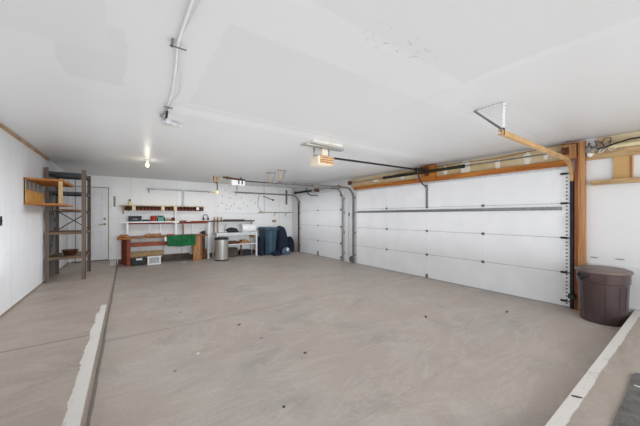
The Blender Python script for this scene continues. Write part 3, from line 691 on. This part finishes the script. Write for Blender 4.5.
# shelf above the bench
SY0 = 9.55; sz = 1.235
r = thing('wall_shelf', 'long shelf with white front edge directly above the workbench', 'shelf', (1.1, 9.7, sz))
MB().box(-0.12, 2.30, SY0, YB-0.015, sz-0.022, sz, 0.002).build('board', 'pinex', r)
MB().box(-0.18, 1.25, SY0-0.018, SY0-0.001, sz-0.03, sz+0.004).build('front_edge', 'whitep', r)
MB().box(1.32, 2.30, SY0-0.018, SY0-0.001, sz-0.035, sz+0.004).build('front_edge', 'redd', r)
MB().box(1.18, 1.34, SY0-0.026, SY0-0.019, sz-0.05, sz+0.008).build('paper_label', 'pap', r)
MB().box(1.55, 1.68, SY0-0.026, SY0-0.019, sz-0.01, sz+0.02).build('paper_label', 'pap', r)
MB().box(0.0, 2.20, SY0+0.02, SY0+0.05, sz-0.075, sz-0.024).build('rail_board', 'redd', r)
for x, m_ in ((0.0, 'whitep'), (1.24, 'whitep'), (1.44, 'brownp'), (2.22, 'whitep')):
    MB().box(x, x+0.045, SY0+0.01, SY0+0.05, bt+0.001, sz-0.024).build('support', m_, r)
for x in (0.55, 0.85, 1.75): MB().box(x, x+0.03, YB-0.05, YB-0.015, bt+0.001, sz-0.024).build('support', 'galvl', r)
# upper shelf with jars below
uz2 = 1.715
r = thing('wall_shelf', 'upper narrow cream edged shelf above the two lower ones on back wall', 'shelf', (1.0, 9.7, uz2))
MB().box(-0.18, 2.12, 9.62, YB-0.015, uz2-0.018, uz2, 0.002).build('board', 'cream2', r)
MB().box(-0.05, 2.12, YB-0.04, YB-0.015, uz2-0.15, uz2-0.02).build('back_board', 'rust', r)
MB().box(-0.10, 2.10, 9.612, 9.62, uz2-0.016, uz2).build('front_edge', 'cream', r)
for x in (0.13, 0.87, 1.21): MB().box(x, x+0.09, 9.625, 9.66, uz2-0.15, uz2-0.02, 0.003).build('block', 'cream2', r)
s = MB(); s.prism([(9.63, uz2-0.02), (YB-0.02, uz2-0.02), (YB-0.02, uz2-0.26)], 'x', -0.09, -0.065); s.build('bracket', 'pine', r)
s = MB(); s.prism([(9.63, uz2-0.02), (YB-0.02, uz2-0.02), (YB-0.02, uz2-0.18)], 'x', 0.03, 0.05); s.build('bracket', 'rust', r)
for x in (1.245,): MB().box(x, x+0.04, 9.64, 9.67, sz+0.001, uz2-0.15).build('support', 'white', r)
# jars hanging under it
def jar(x, label):
    j = thing('storage_jar', label, 'jar', (x, 9.68, uz2-0.13), 'brown jars screwed under the upper shelf')
    MB().lathe([(0.036, -0.012), (0.046, -0.004), (0.046, 0.082), (0.036, 0.098)], (x, 9.68, uz2-0.138), 16).build('glass', 'jar', j, True)
    MB().lathe([(0.038, 0), (0.038, 0.018)], (x, 9.68, uz2-0.038), 16).build('lid', 'jarlid', j, True)
    return j
jx = [0.29, 0.38, 0.47, 0.56, 0.65, 0.74, 0.83, 1.02, 1.12, 1.36, 1.46, 1.56, 1.66, 1.76, 1.90, 2.00]
j0 = None
GL = 'brown hardware jar hanging in the row under the upper back wall shelf'
for x in jx:
    if j0 is None: j0 = jar(x, GL)
    else: c = copy_tree(j0); c.location.x = x
for x in (0.29, 0.83, 1.36): pass
s = MB(); s.box(1.86, 1.94, 9.60, 9.62, uz2-0.12, uz2-0.03); tag(s.build('paper_tag', 'pap'), 'white paper tag hanging at right end of the jar row', 'tag')

# things on the shelves
def cyl(x, y, z, r_, h, m_, name, label, cat, n=18):
    o = MB().lathe([(r_*0.96, 0), (r_, 0.004), (r_, h-0.004), (r_*0.96, h)], (x, y, z), n).build(name, m_, None, True); return tag(o, label, cat)
r = thing('bottle', 'small dark capped bottle standing alone on the upper shelf', 'bottle', (0.08, 9.72, uz2))
MB().lathe([(0.04, 0.001), (0.042, 0.01), (0.042, 0.08), (0.018, 0.11), (0.016, 0.12)], (0.08, 9.72, uz2), 16).build('glass', 'cream2', r, True)
MB().lathe([(0.022, 0.12), (0.024, 0.13), (0.022, 0.17)], (0.08, 9.72, uz2), 16).build('cap', 'blackp', r, True)
r = thing('storage_case', 'low black case at the left end of the middle shelf', 'case', (0.21, 9.7, sz))
MB().box(0.05, 0.36, 9.60, 9.80, sz+0.001, sz+0.12, 0.006).build('base', 'blackp', r); MB().box(0.045, 0.365, 9.595, 9.805, sz+0.12, sz+0.165, 0.006).build('lid', 'black', r)
MB().box(0.15, 0.26, 9.588, 9.596, sz+0.06, sz+0.09).build('latch', 'track', r)
s = MB().box(0.38, 0.58, 9.62, 9.76, sz+0.001, sz+0.06, 0.004); tag(s.build('tool_tray', 'black'), 'flat black tray on the middle shelf left of red tub', 'tray')
r = thing('tub', 'small red plastic tub on the middle shelf', 'tub', (0.67, 9.68, sz))
MB().lathe([(0.07, 0.001), (0.082, 0.14), (0.085, 0.145)], (0.67, 9.68, sz), 20).build('body', 'redp', r, True); MB().lathe([(0.088, 0.145), (0.088, 0.165), (0.07, 0.17)], (0.67, 9.68, sz), 20).build('lid', 'redp', r, True)
r = thing('tin', 'sea green tin beside the red tub on the middle shelf', 'tin', (0.86, 9.68, sz))
MB().box(0.775, 0.925, 9.61, 9.75, sz+0.001, sz+0.145, 0.01).build('body', 'grn', r); MB().box(0.77, 0.93, 9.605, 9.755, sz+0.145, sz+0.175, 0.006).build('lid', 'blackp', r)
MB().box(0.94, 0.97, 9.62, 9.72, sz+0.001, sz+0.13, 0.003).build('cover', 'blackp', r)
for k, (x, rr, m_, lb) in enumerate(((1.04, 0.045, 'jarlid', 'leftmost small round tin right of sea green tin'), (1.115, 0.04, 'tanw', 'tan roll between two tins on the middle shelf'), (1.195, 0.06, 'rust', 'brown coil of wire on the middle shelf by white support'))):
    s = MB(); s.lathe([(rr*0.5, -0.03), (rr, -0.03), (rr, 0.03), (rr*0.5, 0.03)], (x, 9.68, sz+rr+0.001), 18, Matrix.Rotation(PI/2, 4, 'X')); tag(s.build(('tin', 'tape_roll', 'wire_coil')[k], m_, None, True), lb, ('tin', 'roll', 'coil')[k])
s = MB().box(1.40, 1.60, 9.62, 9.72, sz+0.001, sz+0.028, 0.005); tag(s.build('flat_tool', 'cable'), 'low grey tool lying on the shelf right of white support', 'tool')
# coil ring hanging at the right end
r = thing('earmuffs', 'black earmuffs hanging at the right end of the middle shelf', 'earmuffs', (2.16, 9.60, sz))
cc = Vector((2.16, 9.68, 1.36))
MB().tube([cc+Vector((0.075*math.cos(a), 0, 0.085*math.sin(a))) for a in [math.radians(200-i*14) for i in range(18)]], 0.011, 8).build('headband', 'blackp', r, True)
for sx in (-1, 1): MB().lathe([(0.03, -0.02), (0.042, -0.01), (0.042, 0.02), (0.03, 0.028)], (cc.x+sx*0.072, cc.y, cc.z-0.06), 14, Matrix.Rotation(PI/2, 4, 'Y')).build('ear_cup', 'blackp', r, True)
# things on the bench top
s = MB().box(0.45, 0.85, 9.40, 9.60, bt+0.001, bt+0.06, 0.008); tag(s.build('wood_offcut', 'tanw'), 'tan wood offcut lying on the workbench left of green cloth', 'wood block')
s = MB().box(1.0, 1.18, 9.40, 9.52, bt+0.008, bt+0.04, 0.006); tag(s.build('sanding_block', 'redp'), 'small red block on the bench top just behind green cloth', 'block')
s = MB(); s.box(2.0, 2.12, 9.45, 9.7, bt+0.001, bt+0.06, 0.02); s.tube([(1.95, 9.5, bt+0.05), (2.1, 9.55, bt+0.10), (2.14, 9.62, bt+0.07)], 0.02); tag(s.build('hand_tool', 'black'), 'black hand tool at the right end of the workbench', 'tool')
s = MB().box(1.98, 2.14, 9.45, 9.75, 0.002, 0.32, 0.01); tag(s.build('storage_box', 'rust'), 'dark brown box on the floor at right end of the workbench', 'box')
s = MB().box(2.0, 2.12, 9.58, 9.66, 0.325, 0.74, 0.01); tag(s.build('wood_board', 'brownd'), 'dark board standing on brown box beside the tan bench leg', 'board')

# grey rail with post on the back wall
r = thing('wall_rail', 'long grey metal rail fixed high on the back wall', 'rail', (1.45, YB, 2.21))
s = MB(); s.box(0.50, 2.33, YB-0.035, YB-0.001, 2.205, 2.235); s.box(0.50, 2.33, YB-0.10, YB-0.001, 2.232, 2.238); s.build('rail', 'galv', r)
s = MB(); s.prism([(YB-0.10, 2.232), (YB-0.001, 2.232), (YB-0.001, 2.10)], 'x', 0.55, 0.57); s.build('bracket', 'track', r)
s = MB(); s.box(1.47, 1.53, YB-0.03, YB-0.001, 1.70, 2.204); s.build('post', 'galv', r)
s = MB(); s.box(1.37, 1.42, YB-0.012, YB-0.001, 1.70, 2.204); s.build('post', 'whitep', r)
# thermometer
p = at(114.5, 201.5, Y=YB)
r = thing('thermometer', 'narrow grey thermometer strip on the wall right of the door', 'thermometer', (p.x, YB, p.z))
MB().box(p.x-0.025, p.x+0.025, YB-0.012, YB-0.0, p.z-0.15, p.z+0.15, 0.004).build('plate', 'cable', r)
MB().tube([(p.x, YB-0.014, p.z-0.12), (p.x, YB-0.014, p.z+0.12)], 0.004, 6).build('glass_tube', 'cable', r)

# ------------------------------------------------------------------ second bench
r = thing('white_bench', 'white painted open bench with lower shelf right of the wooden workbench', 'workbench', (3.0, 9.5, 0))
x0, x1, t2 = 2.40, 3.80, 0.83
MB().box(x0, x1, 9.24, YB-0.02, t2-0.025, t2, 0.002).build('bench_top', 'white', r)
MB().box(x0, x1, 9.25, 9.27, t2-0.09, t2-0.026).build('apron', 'galvl', r)
MB().box(x1-0.05, x1, 9.24, 9.30, 0.0, t2-0.026).build('leg', 'whitep', r)
MB().box(x0, x0+0.05, 9.24, 9.30, 0.0, t2-0.026).build('leg', 'white', r)
MB().box(x1-0.05, x1, 9.76, 9.82, 0.0, t2-0.026).build('leg', 'white', r)
MB().box(x0, x0+0.05, 9.76, 9.82, 0.0, t2-0.026).build('leg', 'white', r)
MB().box(x0+0.05, x1-0.05, 9.26, 9.80, 0.42, 0.445).build('lower_shelf', 'whitep', r)
MB().box(2.16, 2.22, 9.42, 9.48, 0.0, t2+0.2).build('end_post', 'galvl', r)
MB().box(3.22, 3.26, 9.30, 9.34, 0, 0.42).build('support', 'brownd', r)
MB().box(x1-0.10, x1, 9.26, 9.74, t2-0.20, t2-0.12).build('rail', 'pine', r)
s = MB().box(2.75, 3.15, 9.35, 9.7, 0.446, 0.53, 0.01); tag(s.build('storage_box', 'rust'), 'low brown box on the lower shelf of the white bench', 'box')
s = MB().box(3.22, 3.6, 9.35, 9.7, 0.446, 0.50, 0.01); s.box(3.3, 3.5, 9.38, 9.6, 0.50, 0.56, 0.01); tag(s.build('tool_tray', 'tanw'), 'tan tray on the right of the white bench lower shelf', 'tray')
s = MB().box(2.62, 3.15, 9.4, 9.75, 0.002, 0.30, 0.01); tag(s.build('storage_box', 'brownd'), 'dark brown box on floor under the white bench', 'box')
s = MB().box(3.30, 3.66, 9.45, 9.75, 0.002, 0.20, 0.01); tag(s.build('storage_box', 'blackp'), 'black box on floor under right side of the white bench', 'box')
# dark shelf above it
r = thing('wall_shelf', 'dark shelf above the white bench on the back wall', 'shelf', (3.0, 9.7, 1.24))
MB().box(2.36, 3.84, 9.58, YB-0.015, 1.205, 1.245, 0.003).build('board', 'brownd', r)
for x, m_ in ((2.40, 'brownp'), (2.52, 'tanw'), (3.78, 'galvl')): MB().box(x, x+0.04, 9.70, 9.74, t2+0.001, 1.204).build('support', m_, r) if x > 3 else MB().box(x, x+0.04, 9.62, 9.66, t2+0.001, 1.214).build('support', m_, r)
for i, x in enumerate((2.45, 2.56, 2.68)):
    s = MB().lathe([(0.02, 0), (0.024, 0.01), (0.02, 0.10), (0.01, 0.13)], (x, 9.70, 1.246), 12); tag(s.build('spray_bottle', 'tanw', None, True), ('leftmost', 'middle', 'rightmost')[i]+' of three small tan bottles on dark shelf above white bench', 'bottle', 'tan bottles on the dark shelf')
s = MB().tube([(2.75, 9.72, 1.265), (3.5, 9.70, 1.262)], 0.016, 8); tag(s.build('broom_handle', 'brownd'), 'dark rod lying along the shelf above the white bench', 'rod')
# roll of white sheeting, black router tool
r = thing('paper_roll', 'fat white roll lying on the right end of the white bench', 'roll', (3.6, 9.5, t2))
mt = Matrix.Rotation(PI/2, 4, 'Y')
MB().lathe([(0.03, -0.24), (0.135, -0.24), (0.14, -0.23), (0.14, 0.23), (0.135, 0.24), (0.03, 0.24)], (3.53, 9.42, t2+0.142), 28, mt).build('roll', 'whitep', r, True)
MB().tube([(3.28, 9.42, t2+0.142), (3.785, 9.42, t2+0.142)], 0.028, 14).build('core', 'card', r, True)
r = thing('power_tool', 'black power tool with cord on the left of the white bench', 'power tool', (2.95, 9.5, t2))
lump((2.98, 9.5, t2+0.075), (0.22, 0.11, 0.085), 3.1, 0.25, 3, t2+0.002).build('motor_body', 'blackp', r, True)
s = MB(); s.tube([(2.80, 9.48, t2+0.04), (2.84, 9.46, t2+0.14), (2.96, 9.46, t2+0.165), (3.06, 9.47, t2+0.09)], 0.017); s.build('handle', 'black', r, True)
s = MB(); s.tube([(3.06, 9.5, t2+0.05), (3.18, 9.45, t2+0.02), (3.28, 9.42, t2+0.012), (3.24, 9.36, t2+0.012)], 0.012); s.build('cord', 'blackp', r, True)
MB().tube([(2.76, 9.6, t2+0.01), (2.74, 9.6, t2+0.16), (2.80, 9.6, t2+0.26), (2.84, 9.6, t2+0.30)], 0.010).build('hose', 'cable', r, True)
# steel can
p = (2.46, 8.88)
r = thing('trash_can', 'round brushed steel trash can with black lid in front of the benches', 'trash can', (p[0], p[1], 0))
MB().lathe([(0.195, 0.03), (0.205, 0.035), (0.205, 0.66), (0.20, 0.665)], (*p, 0), 40).build('body', 'steelb', r, True)
MB().lathe([(0.20, 0.0), (0.208, 0.005), (0.208, 0.035), (0.20, 0.04)], (*p, 0.0), 40).build('base_ring', 'blackp', r, True)
MB().lathe([(0.208, 0.66), (0.213, 0.67), (0.21, 0.70), (0.19, 0.725), (0.10, 0.74), (0.0, 0.742)], (*p, 0), 40).build('lid', 'blackp', r, True)
s = MB(); s.box(p[0]-0.05, p[0]+0.05, p[1]-0.235, p[1]-0.19, 0.01, 0.025, 0.004); s.build('pedal', 'black', r)

# wheelie bin
r = thing('wheelie_bin', 'slate blue wheeled garbage bin against the back wall', 'wheelie bin', (4.13, 9.28, 0))
s = MB()
def frustum(s, x0, x1, y0, y1, z0, X0, X1, Y0, Y1, z1, bev=0.02):
    t = bmesh.new(); v = [t.verts.new(q) for q in ((x0, y0, z0), (x1, y0, z0), (x1, y1, z0), (x0, y1, z0), (X0, Y0, z1), (X1, Y0, z1), (X1, Y1, z1), (X0, Y1, z1))]
    for f in ((3, 2, 1, 0), (4, 5, 6, 7), (0, 1, 5, 4), (1, 2, 6, 5), (2, 3, 7, 6), (3, 0, 4, 7)): t.faces.new([v[i] for i in f])
    if bev: bmesh.ops.bevel(t, geom=t.edges[:], offset=bev, segments=3, affect='EDGES')
    s._m(t)
frustum(s, 4.02, 4.40, 9.02, 9.50, 0.02, 3.99, 4.45, 8.96, 9.62, 0.93, 0.03)
s.build('body', 'teal', r, True)
s = MB(); frustum(s, 3.97, 4.47, 8.94, 9.64, 0.93, 3.99, 4.45, 8.97, 9.62, 1.0, 0.02); s.build('lid', 'tealid', r, True)
MB().box(3.965, 4.475, 8.93, 9.645, 0.895, 0.935, 0.008).build('rim', 'teal', r)
s = MB(); s.box(4.13, 4.22, 8.945, 8.985, 0.12, 0.86, 0.008); s.build('front_rib', 'tealid', r)
MB().tube([(4.0, 9.70, 0.93), (4.42, 9.70, 0.93)], 0.016).build('handle', 'teal', r, True)
for x in (4.0, 4.42): MB().lathe([(0.04, -0.025), (0.11, -0.02), (0.11, 0.02), (0.04, 0.025)], (x, 9.60, 0.11), 20, mt).build('wheel', 'blackp', r, True)
o = MB().box(3.835, 3.955, 9.03, 9.42, 0.002, 0.66, 0.015).build('upright_case', 'navy'); tag(o, 'narrow dark navy case standing between white bench and blue bin', 'case')

# dark bags
def bag(c, rr, seed, label, m_, name='fabric_bag', amp=0.14):
    return tag(lump(c, rr, seed, amp, 4, 0.003).build(name, m_, None, True), label, 'bag')
bag((4.76, 9.36, 0.44), (0.27, 0.34, 0.61), 2.0, 'tall rounded dark navy bag standing right of the blue bin', 'navy', amp=0.08)
bag((5.25, 9.55, 0.20), (0.20, 0.20, 0.40), 5.0, 'smaller dark navy bag in the far right corner of back wall', 'navy')
bag((4.34, 8.80, 0.06), (0.17, 0.10, 0.10), 8.0, 'low dark cloth bundle on the floor in front of tall navy bag', 'navy')
r = thing('star_cloth', 'blue grey cloth bundle with white star before the navy bag', 'cloth', (4.72, 8.86, 0))
lump((4.74, 8.86, 0.10), (0.17, 0.11, 0.17), 11, 0.15, 4, 0.003).build('bundle', 'navyl', r, True)
s = MB(); sc = (4.74, 0.20); pts = []
for i in range(10):
    a = PI/2+i*PI/5; q = 0.085 if i % 2 == 0 else 0.034; pts.append((sc[0]+q*math.cos(a), sc[1]+q*math.sin(a)))
s.prism(pts, 'y', 8.722, 8.74); s.build('star', 'pap', r)

# ------------------------------------------------------------------ wall clutter right of the shelves
def wb(u, v, off=0.0):
    q = at(u, v, Y=YB-off); return q
p = wb(274, 221)
r = thing('wall_outlet', 'beige outlet on the back wall above the wheeled bin', 'outlet', (p.x, YB, p.z))
MB().box(p.x-0.09, p.x+0.09, YB-0.012, YB, p.z-0.05, p.z+0.05, 0.003).build('plate', 'outlet', r)
for dx in (-0.04, 0.04): MB().box(p.x+dx-0.015, p.x+dx+0.015, YB-0.015, YB-0.012, p.z-0.02, p.z+0.02).build('socket', 'brownd', r)
a, b = wb(260, 212.3), wb(298, 213)
r = thing('wall_rail', 'thin grey rail with small hooks on the back wall over blue bin', 'rail', ((a.x+b.x)/2, YB, a.z))
MB().box(a.x, b.x-0.15, YB-0.03, YB-0.001, a.z-0.012, a.z+0.012).build('rail', 'track', r)
MB().box(a.x-0.06, a.x+0.12, YB-0.04, YB-0.001, a.z-0.03, a.z+0.03).build('end_block', 'outlet', r)
for u in (274, 285):
    q = wb(u, 215); MB().bar((q.x+0.07, YB-0.02, a.z-0.02), (q.x-0.06, YB-0.10, a.z-0.14), 0.014, 0.014).build('hook', 'track', r)
# cable loop
pts = [wb(u, v, 0.015) for u, v in ((261, 193), (259, 196), (258, 201), (258, 206), (260, 210), (262, 212))]
tag(MB().tube(pts, 0.009, 8).build('hanging_cable', 'cable', None, True), 'grey cable loop hanging on the back wall above the rail', 'cable')
pts = [wb(u, v, 0.03) for u, v in ((263, 196.5), (266, 197), (270, 199), (273, 200))]
r = thing('pry_bar', 'short black curved bar hanging on the back wall', 'tool', pts[1])
MB().tube(pts, 0.013, 8).build('shaft', 'black', r, True)
MB().lathe([(0.035, -0.015), (0.035, 0.015)], pts[-1], 14, Matrix.Rotation(PI/2, 4, 'X')).build('head', 'black', r, True)
q = wb(286.5, 190, 0.02); q2 = wb(286.3, 204.5, 0.02)
tag(MB().box(q.x-0.035, q.x+0.035, YB-0.03, YB-0.005, q2.z, q.z, 0.006).build('hanging_stick', 'brownp'), 'brown wooden stick hanging vertically below the far door track', 'stick')
# thin conduit line along the wall
a, b = wb(211, 213), wb(259, 213.3)
tag(MB().box(a.x, b.x, YB-0.02, YB-0.001, a.z-0.012, a.z+0.008).build('wall_conduit', 'cablel'), 'white conduit along the back wall above the dark shelf', 'conduit')
# wall hooks and nails
k = 0; hook = None
for (u, v) in ((218, 206), (222, 203), (226, 205), (226, 209), (229, 209), (231, 206), (234, 204), (238, 208), (240, 209), (243, 203), (247, 206), (222, 196), (230, 198), (236, 195), (241, 198), (246, 194), (251, 200), (225, 190), (255, 203)):
    q = wb(u, v)
    if hook is None:
        h = MB(); h.tube([(q.x, YB-0.001, q.z+0.01), (q.x, YB-0.03, q.z+0.01), (q.x, YB-0.035, q.z-0.012), (q.x, YB-0.03, q.z-0.022)], 0.007, 6)
        hook = h.build('wall_hook', 'brownd', None, True); hook0 = q.copy()
        tag(hook, 'one of the small dark nail hooks scattered on the back wall above dark shelf', 'hook', 'nail hooks on the back wall'); base = hook.location.copy()
    else:
        c = hook.copy(); C.objects.link(c); c.location = (base.x+q.x-hook0.x, base.y, base.z+q.z-hook0.z)
# wall wire on back wall
pts = [wb(u, v, 0.01) for u, v in ((252, 184), (258, 184.5), (264, 185), (264.3, 200), (264.6, 212))]
tag(MB().tube(pts, 0.005, 6).build('wall_wire', 'cable'), 'thin grey wire stapled down the back wall beside cable loop', 'wire')

# cord reel hanging from ceiling
q = at(217, 178, Y=8.1)
r = thing('cord_reel', 'tan rope coil with black pendant hanging from ceiling near back wall', 'cord reel', (q.x, q.y, q.z-0.45))
for i, (a, rr) in enumerate(((0, 0.085), (0.9, 0.105), (-0.9, 0.09), (1.8, 0.08))):
    ct = Vector((q.x+random.uniform(-.02, .02), q.y+0.02*i, q.z-0.02)); s = MB()
    s.tube([ct+Vector((rr*math.cos(t)*math.cos(a*0.5), rr*math.cos(t)*math.sin(a*0.5), rr*1.1*math.sin(t))) for t in [2*PI*j/20 for j in range(20)]], 0.013, 6, True); s.build('coil', ('rope', 'rust', 'rope', 'tanw')[i], r, True)
MB().tube([(q.x, q.y, q.z+0.06), (q.x, q.y, ZC)], 0.008, 8).build('hanger', 'track', r)
MB().tube([(q.x, q.y, q.z-0.1), (q.x+0.01, q.y, q.z-0.25), (q.x, q.y, q.z-0.36)], 0.015, 8).build('pendant', 'black', r, True)
MB().lathe([(0.02, -0.03), (0.055, -0.02), (0.055, 0.02), (0.02, 0.03)], (q.x, q.y, q.z-0.41), 18, Matrix.Rotation(PI/2, 4, 'X')).build('plug_head', 'cream2', r, True)
MB().tube([(q.x-0.05, q.y, q.z-0.42), (q.x-0.12, q.y+0.1, q.z-0.40), (q.x-0.2, q.y+0.2, q.z-0.41)], 0.012, 8).build('rope_end', 'rope', r, True)
q2 = at(213, 168, Z=ZC-0.01)
s = MB(); s.tube([(q.x, q.y, ZC-0.02), (q.x+0.10, q.y-0.4, ZC-0.012), (q.x+0.22, q.y-0.5, ZC-0.012)], 0.009, 6); s.build('ceiling_cord', 'cablel', r, True)

# photo-eye sensors and low bracket
r = thing('safety_sensor', 'grey safety sensor box low on the pillar between garage doors', 'sensor', (XR-0.03, 6.14, 0.06))
MB().box(XR-0.05, XR-0.0, 6.12, 6.26, 0.03, 0.16, 0.005).build('housing', 'track', r)
MB().box(XR-0.09, XR-0.03, 6.075, 6.16, 0.16, 0.20, 0.004).build('arm', 'black', r)
r = thing('safety_sensor', 'green lit safety sensor at foot of the post beside brown trash can', 'sensor', (XR-0.1, 1.17, 0.2))
MB().box(XR-0.16, XR-0.105, 1.13, 1.21, 0.17, 0.24, 0.006).build('housing', 'blackp', r)
MB().lathe([(0.018, 0), (0.016, 0.012), (0.0, 0.014)], (XR-0.16, 1.16, 0.205), 12, Matrix.Rotation(-PI/2, 4, 'Y')).build('lens', 'green', r, True)
p = at(349, 238, X=XR)
pts = [(XR-0.008, 6.33, 1.75), (XR-0.008, 6.33, 0.2), (XR-0.008, 6.28, 0.12)]
tag(MB().tube(pts, 0.004, 6).build('sensor_wire', 'cable'), 'thin wire running down the pillar between the garage doors', 'wire')
tag(MB().box(XR-0.03, XR, 6.28, 6.34, 1.40, 1.50, 0.004).build('wall_button', 'cable'), 'small grey button box on the pillar between garage doors', 'button')
# lift cable of far door already with drums; cables over the header and far right framing
X0 = XR-0.14
pts = [(X0, y, z) for y, z in ((4.9, 2.39), (3.9, 2.44), (2.9, 2.46), (2.2, 2.43), (1.7, 2.46), (1.35, 2.49), (1.1, 2.47))]
tag(MB().tube([(x, y, z+0.0) for x, y, z in pts], 0.006, 6).build('ceiling_cable', 'brownd', None, True), 'thin dark cable strung above the wide door header', 'cable')
X1 = XR-0.055
pts = [(X1-0.12, 0.90, 2.335), (X1-0.10, 0.83, 2.35), (X1-0.06, 0.72, 2.39), (X1-0.05, 0.60, 2.42), (X1, 0.42, 2.43), (X1, 0.2, 2.45), (X1, -0.8, 2.46)]
tag(MB().tube(pts, 0.011, 8).build('electrical_cable', 'black', None, True), 'thick black cable curving along the framing at the far right', 'cable')
for i, (m_, lb) in enumerate((('cablel', 'white tangled cable beside the post top'), ('rope', 'tan tangled cable beside the post top'), ('cable', 'grey tangled cable beside the post top'), ('black', 'thin black tangled cable beside the post top'))):
    rnd = random.Random(i+3); pts = []
    for j in range(16):
        t = j/15; pts.append((XR-0.07-0.02*i, 1.02-0.28*t+0.03*math.sin(j*1.7+i), 2.36+0.05*math.sin(j*1.3+i*1.9)+0.03*i-0.05*(1-t)))
    sp = []
    for j in range(len(pts)-1):
        for h_ in (0, .5): sp.append(Vector(pts[j]).lerp(Vector(pts[j+1]), h_))
    tag(MB().tube(sp, 0.006, 6).build('tangled_cable', m_, None, True), lb, 'cable', 'tangled cables by the post')
tag(lump((XR-0.075, 0.985, 2.29), (0.02, 0.035, 0.035), 4, 0.1, 3).build('junction_cover', 'whitep', None, True), 'small white round cover beside the top of the timber post', 'cover')
# paper roll of insulation at ceiling
tag(MB().tube([(XR-0.055, 0.80, 2.368), (XR-0.055, 0.50, 2.362)], [0.035, 0.03], 12).build('insulation_scrap', 'cream2', None, True), 'cream scrap of rolled insulation tucked on the upper rail', 'insulation')
# two long holes in the wall over the can
for (u, v, lb) in ((594, 257.3, 'left'), (620, 259.3, 'right')):
    q = at(u, v, X=XR)
    t = lump((XR-0.001, q.y, q.z), (0.004, 0.045, 0.008), u, 0.3, 3)
    tag(t.build('wall_scuff', 'cable', None, True), lb+' grey scuff on the wall above the brown trash can lid', 'scuff')

# brown trash can
p = (5.215, 0.815)
r = thing('trash_can', 'large brown grey plastic trash can with lid beside the right post', 'trash can', (*p, 0))
MB().lathe([(0.21, 0.0), (0.226, 0.01), (0.230, 0.10), (0.238, 0.36), (0.246, 0.52), (0.256, 0.53), (0.258, 0.64), (0.260, 0.66)], (*p, 0.001), 48).build('body', 'canb', r, True)
MB().lathe([(0.262, 0.655), (0.276, 0.660), (0.277, 0.682), (0.268, 0.692), (0.24, 0.694), (0.232, 0.706), (0.10, 0.712), (0.0, 0.712)], (*p, 0), 48).build('lid', 'canlid', r, True)
for a in (math.radians(188-46), math.radians(188+134)):
    d_ = Vector((math.cos(a), math.sin(a), 0)); tn = Vector((-d_.y, d_.x, 0)); c = Vector((*p, 0))
    s = MB(); s.tube([c+d_*0.25+tn*-0.06+Vector((0, 0, 0.62)), c+d_*0.275+tn*-0.055+Vector((0, 0, 0.61)), c+d_*0.277+Vector((0, 0, 0.56)), c+d_*0.275+tn*0.055+Vector((0, 0, 0.61)), c+d_*0.25+tn*0.06+Vector((0, 0, 0.62))], 0.013, 8)
    s.build('handle', 'blackp', r, True)
for a in [math.radians(188+q_) for q_ in (-22, 8, 40, 60, -50)]:
    d_ = Vector((math.cos(a), math.sin(a), 0)); s = MB()
    s.tube([Vector((*p, 0.05))+d_*0.227, Vector((*p, 0.36))+d_*0.237, Vector((*p, 0.50))+d_*0.244], 0.007, 6); s.build('rib', 'canb', r, True)
a = math.radians(188-8); d_ = Vector((math.cos(a), math.sin(a), 0))
s = MB(); s.obox(Vector((*p, 0.59))+d_*0.252, (0.016, 0.15, 0.07), Matrix.Rotation(a, 4, 'Z'), 0.004); s.build('front_panel', 'canb', r)

# mat on the raised slab
def matpoly():
    pts = [at(u, v, Z=ZP) for u, v in ((631.5, 376), (660, 384))]
    e = [at(u, v, Z=ZP) for u, v in ((631.5, 376), (629, 386), (625, 398), (618, 412), (612, 426))]
    return e
e = matpoly()
poly = [(q.x, q.y) for q in e] + [(2.05, 0.30), (2.1, -0.45), (3.35, -0.45), (3.30, 0.325)]
mo = MB().prism(poly, 'z', ZP+0.001, ZP+0.012).build('floor_mat', 'mud'); tag(mo, 'worn dark grey floor mat on the raised slab at bottom right', 'mat')
a, b = at(634, 387, Z=ZP), at(643, 390, Z=ZP)
MB().bar((a.x, a.y, ZP+0.014), (b.x, b.y, ZP+0.014), 0.008, 0.003).build('white_thread', 'pap', mo)

# bits on the floor
def bit(u, v, L, w_, m_, name, label, rot, cat, Z=0):
    q = at(u, v, Z=Z); s = MB()
    n = 8; pts = []
    for i in range(n): a = 2*PI*i/n; k_ = random.uniform(.6, 1); pts.append((L*math.cos(a)*k_, w_*math.sin(a)*k_))
    pts = [(q.x+x*math.cos(rot)-y*math.sin(rot), q.y+x*math.sin(rot)+y*math.cos(rot)) for x, y in pts]
    s.prism(pts, 'z', Z+0.0005, Z+0.006); tag(s.build(name, m_), label, cat)
bit(239, 325, .035, .015, 'black', 'debris', 'black scrap lying on the garage floor near the centre left', .3, 'debris')
bit(198, 353.5, .018, .012, 'pap', 'debris', 'tiny white fleck on the garage floor', 0, 'debris')
bit(426, 317, .06, .02, 'leaf', 'dry_leaf', 'rusty red dry leaf on the floor toward the wide door', .9, 'leaf')
bit(507, 312, .08, .015, 'leafb', 'dry_twig', 'brown twig scrap on the floor near the wide door', .2, 'twig')
bit(305, 353, .025, .015, 'leafb', 'debris', 'brown speck on the middle of the garage floor', .2, 'debris')
bit(284, 407, .012, .010, 'black', 'debris', 'dark speck on the floor nearest the bottom edge', .2, 'debris')
bit(184, 262.5, .08, .05, 'pap', 'paper_scrap', 'white paper scrap on the floor before the workbench', .2, 'paper')
bit(576.5, 397, .035, .010, 'leafb', 'debris', 'grey brown chip on the painted step edge at right', -1.0, 'debris', ZP)
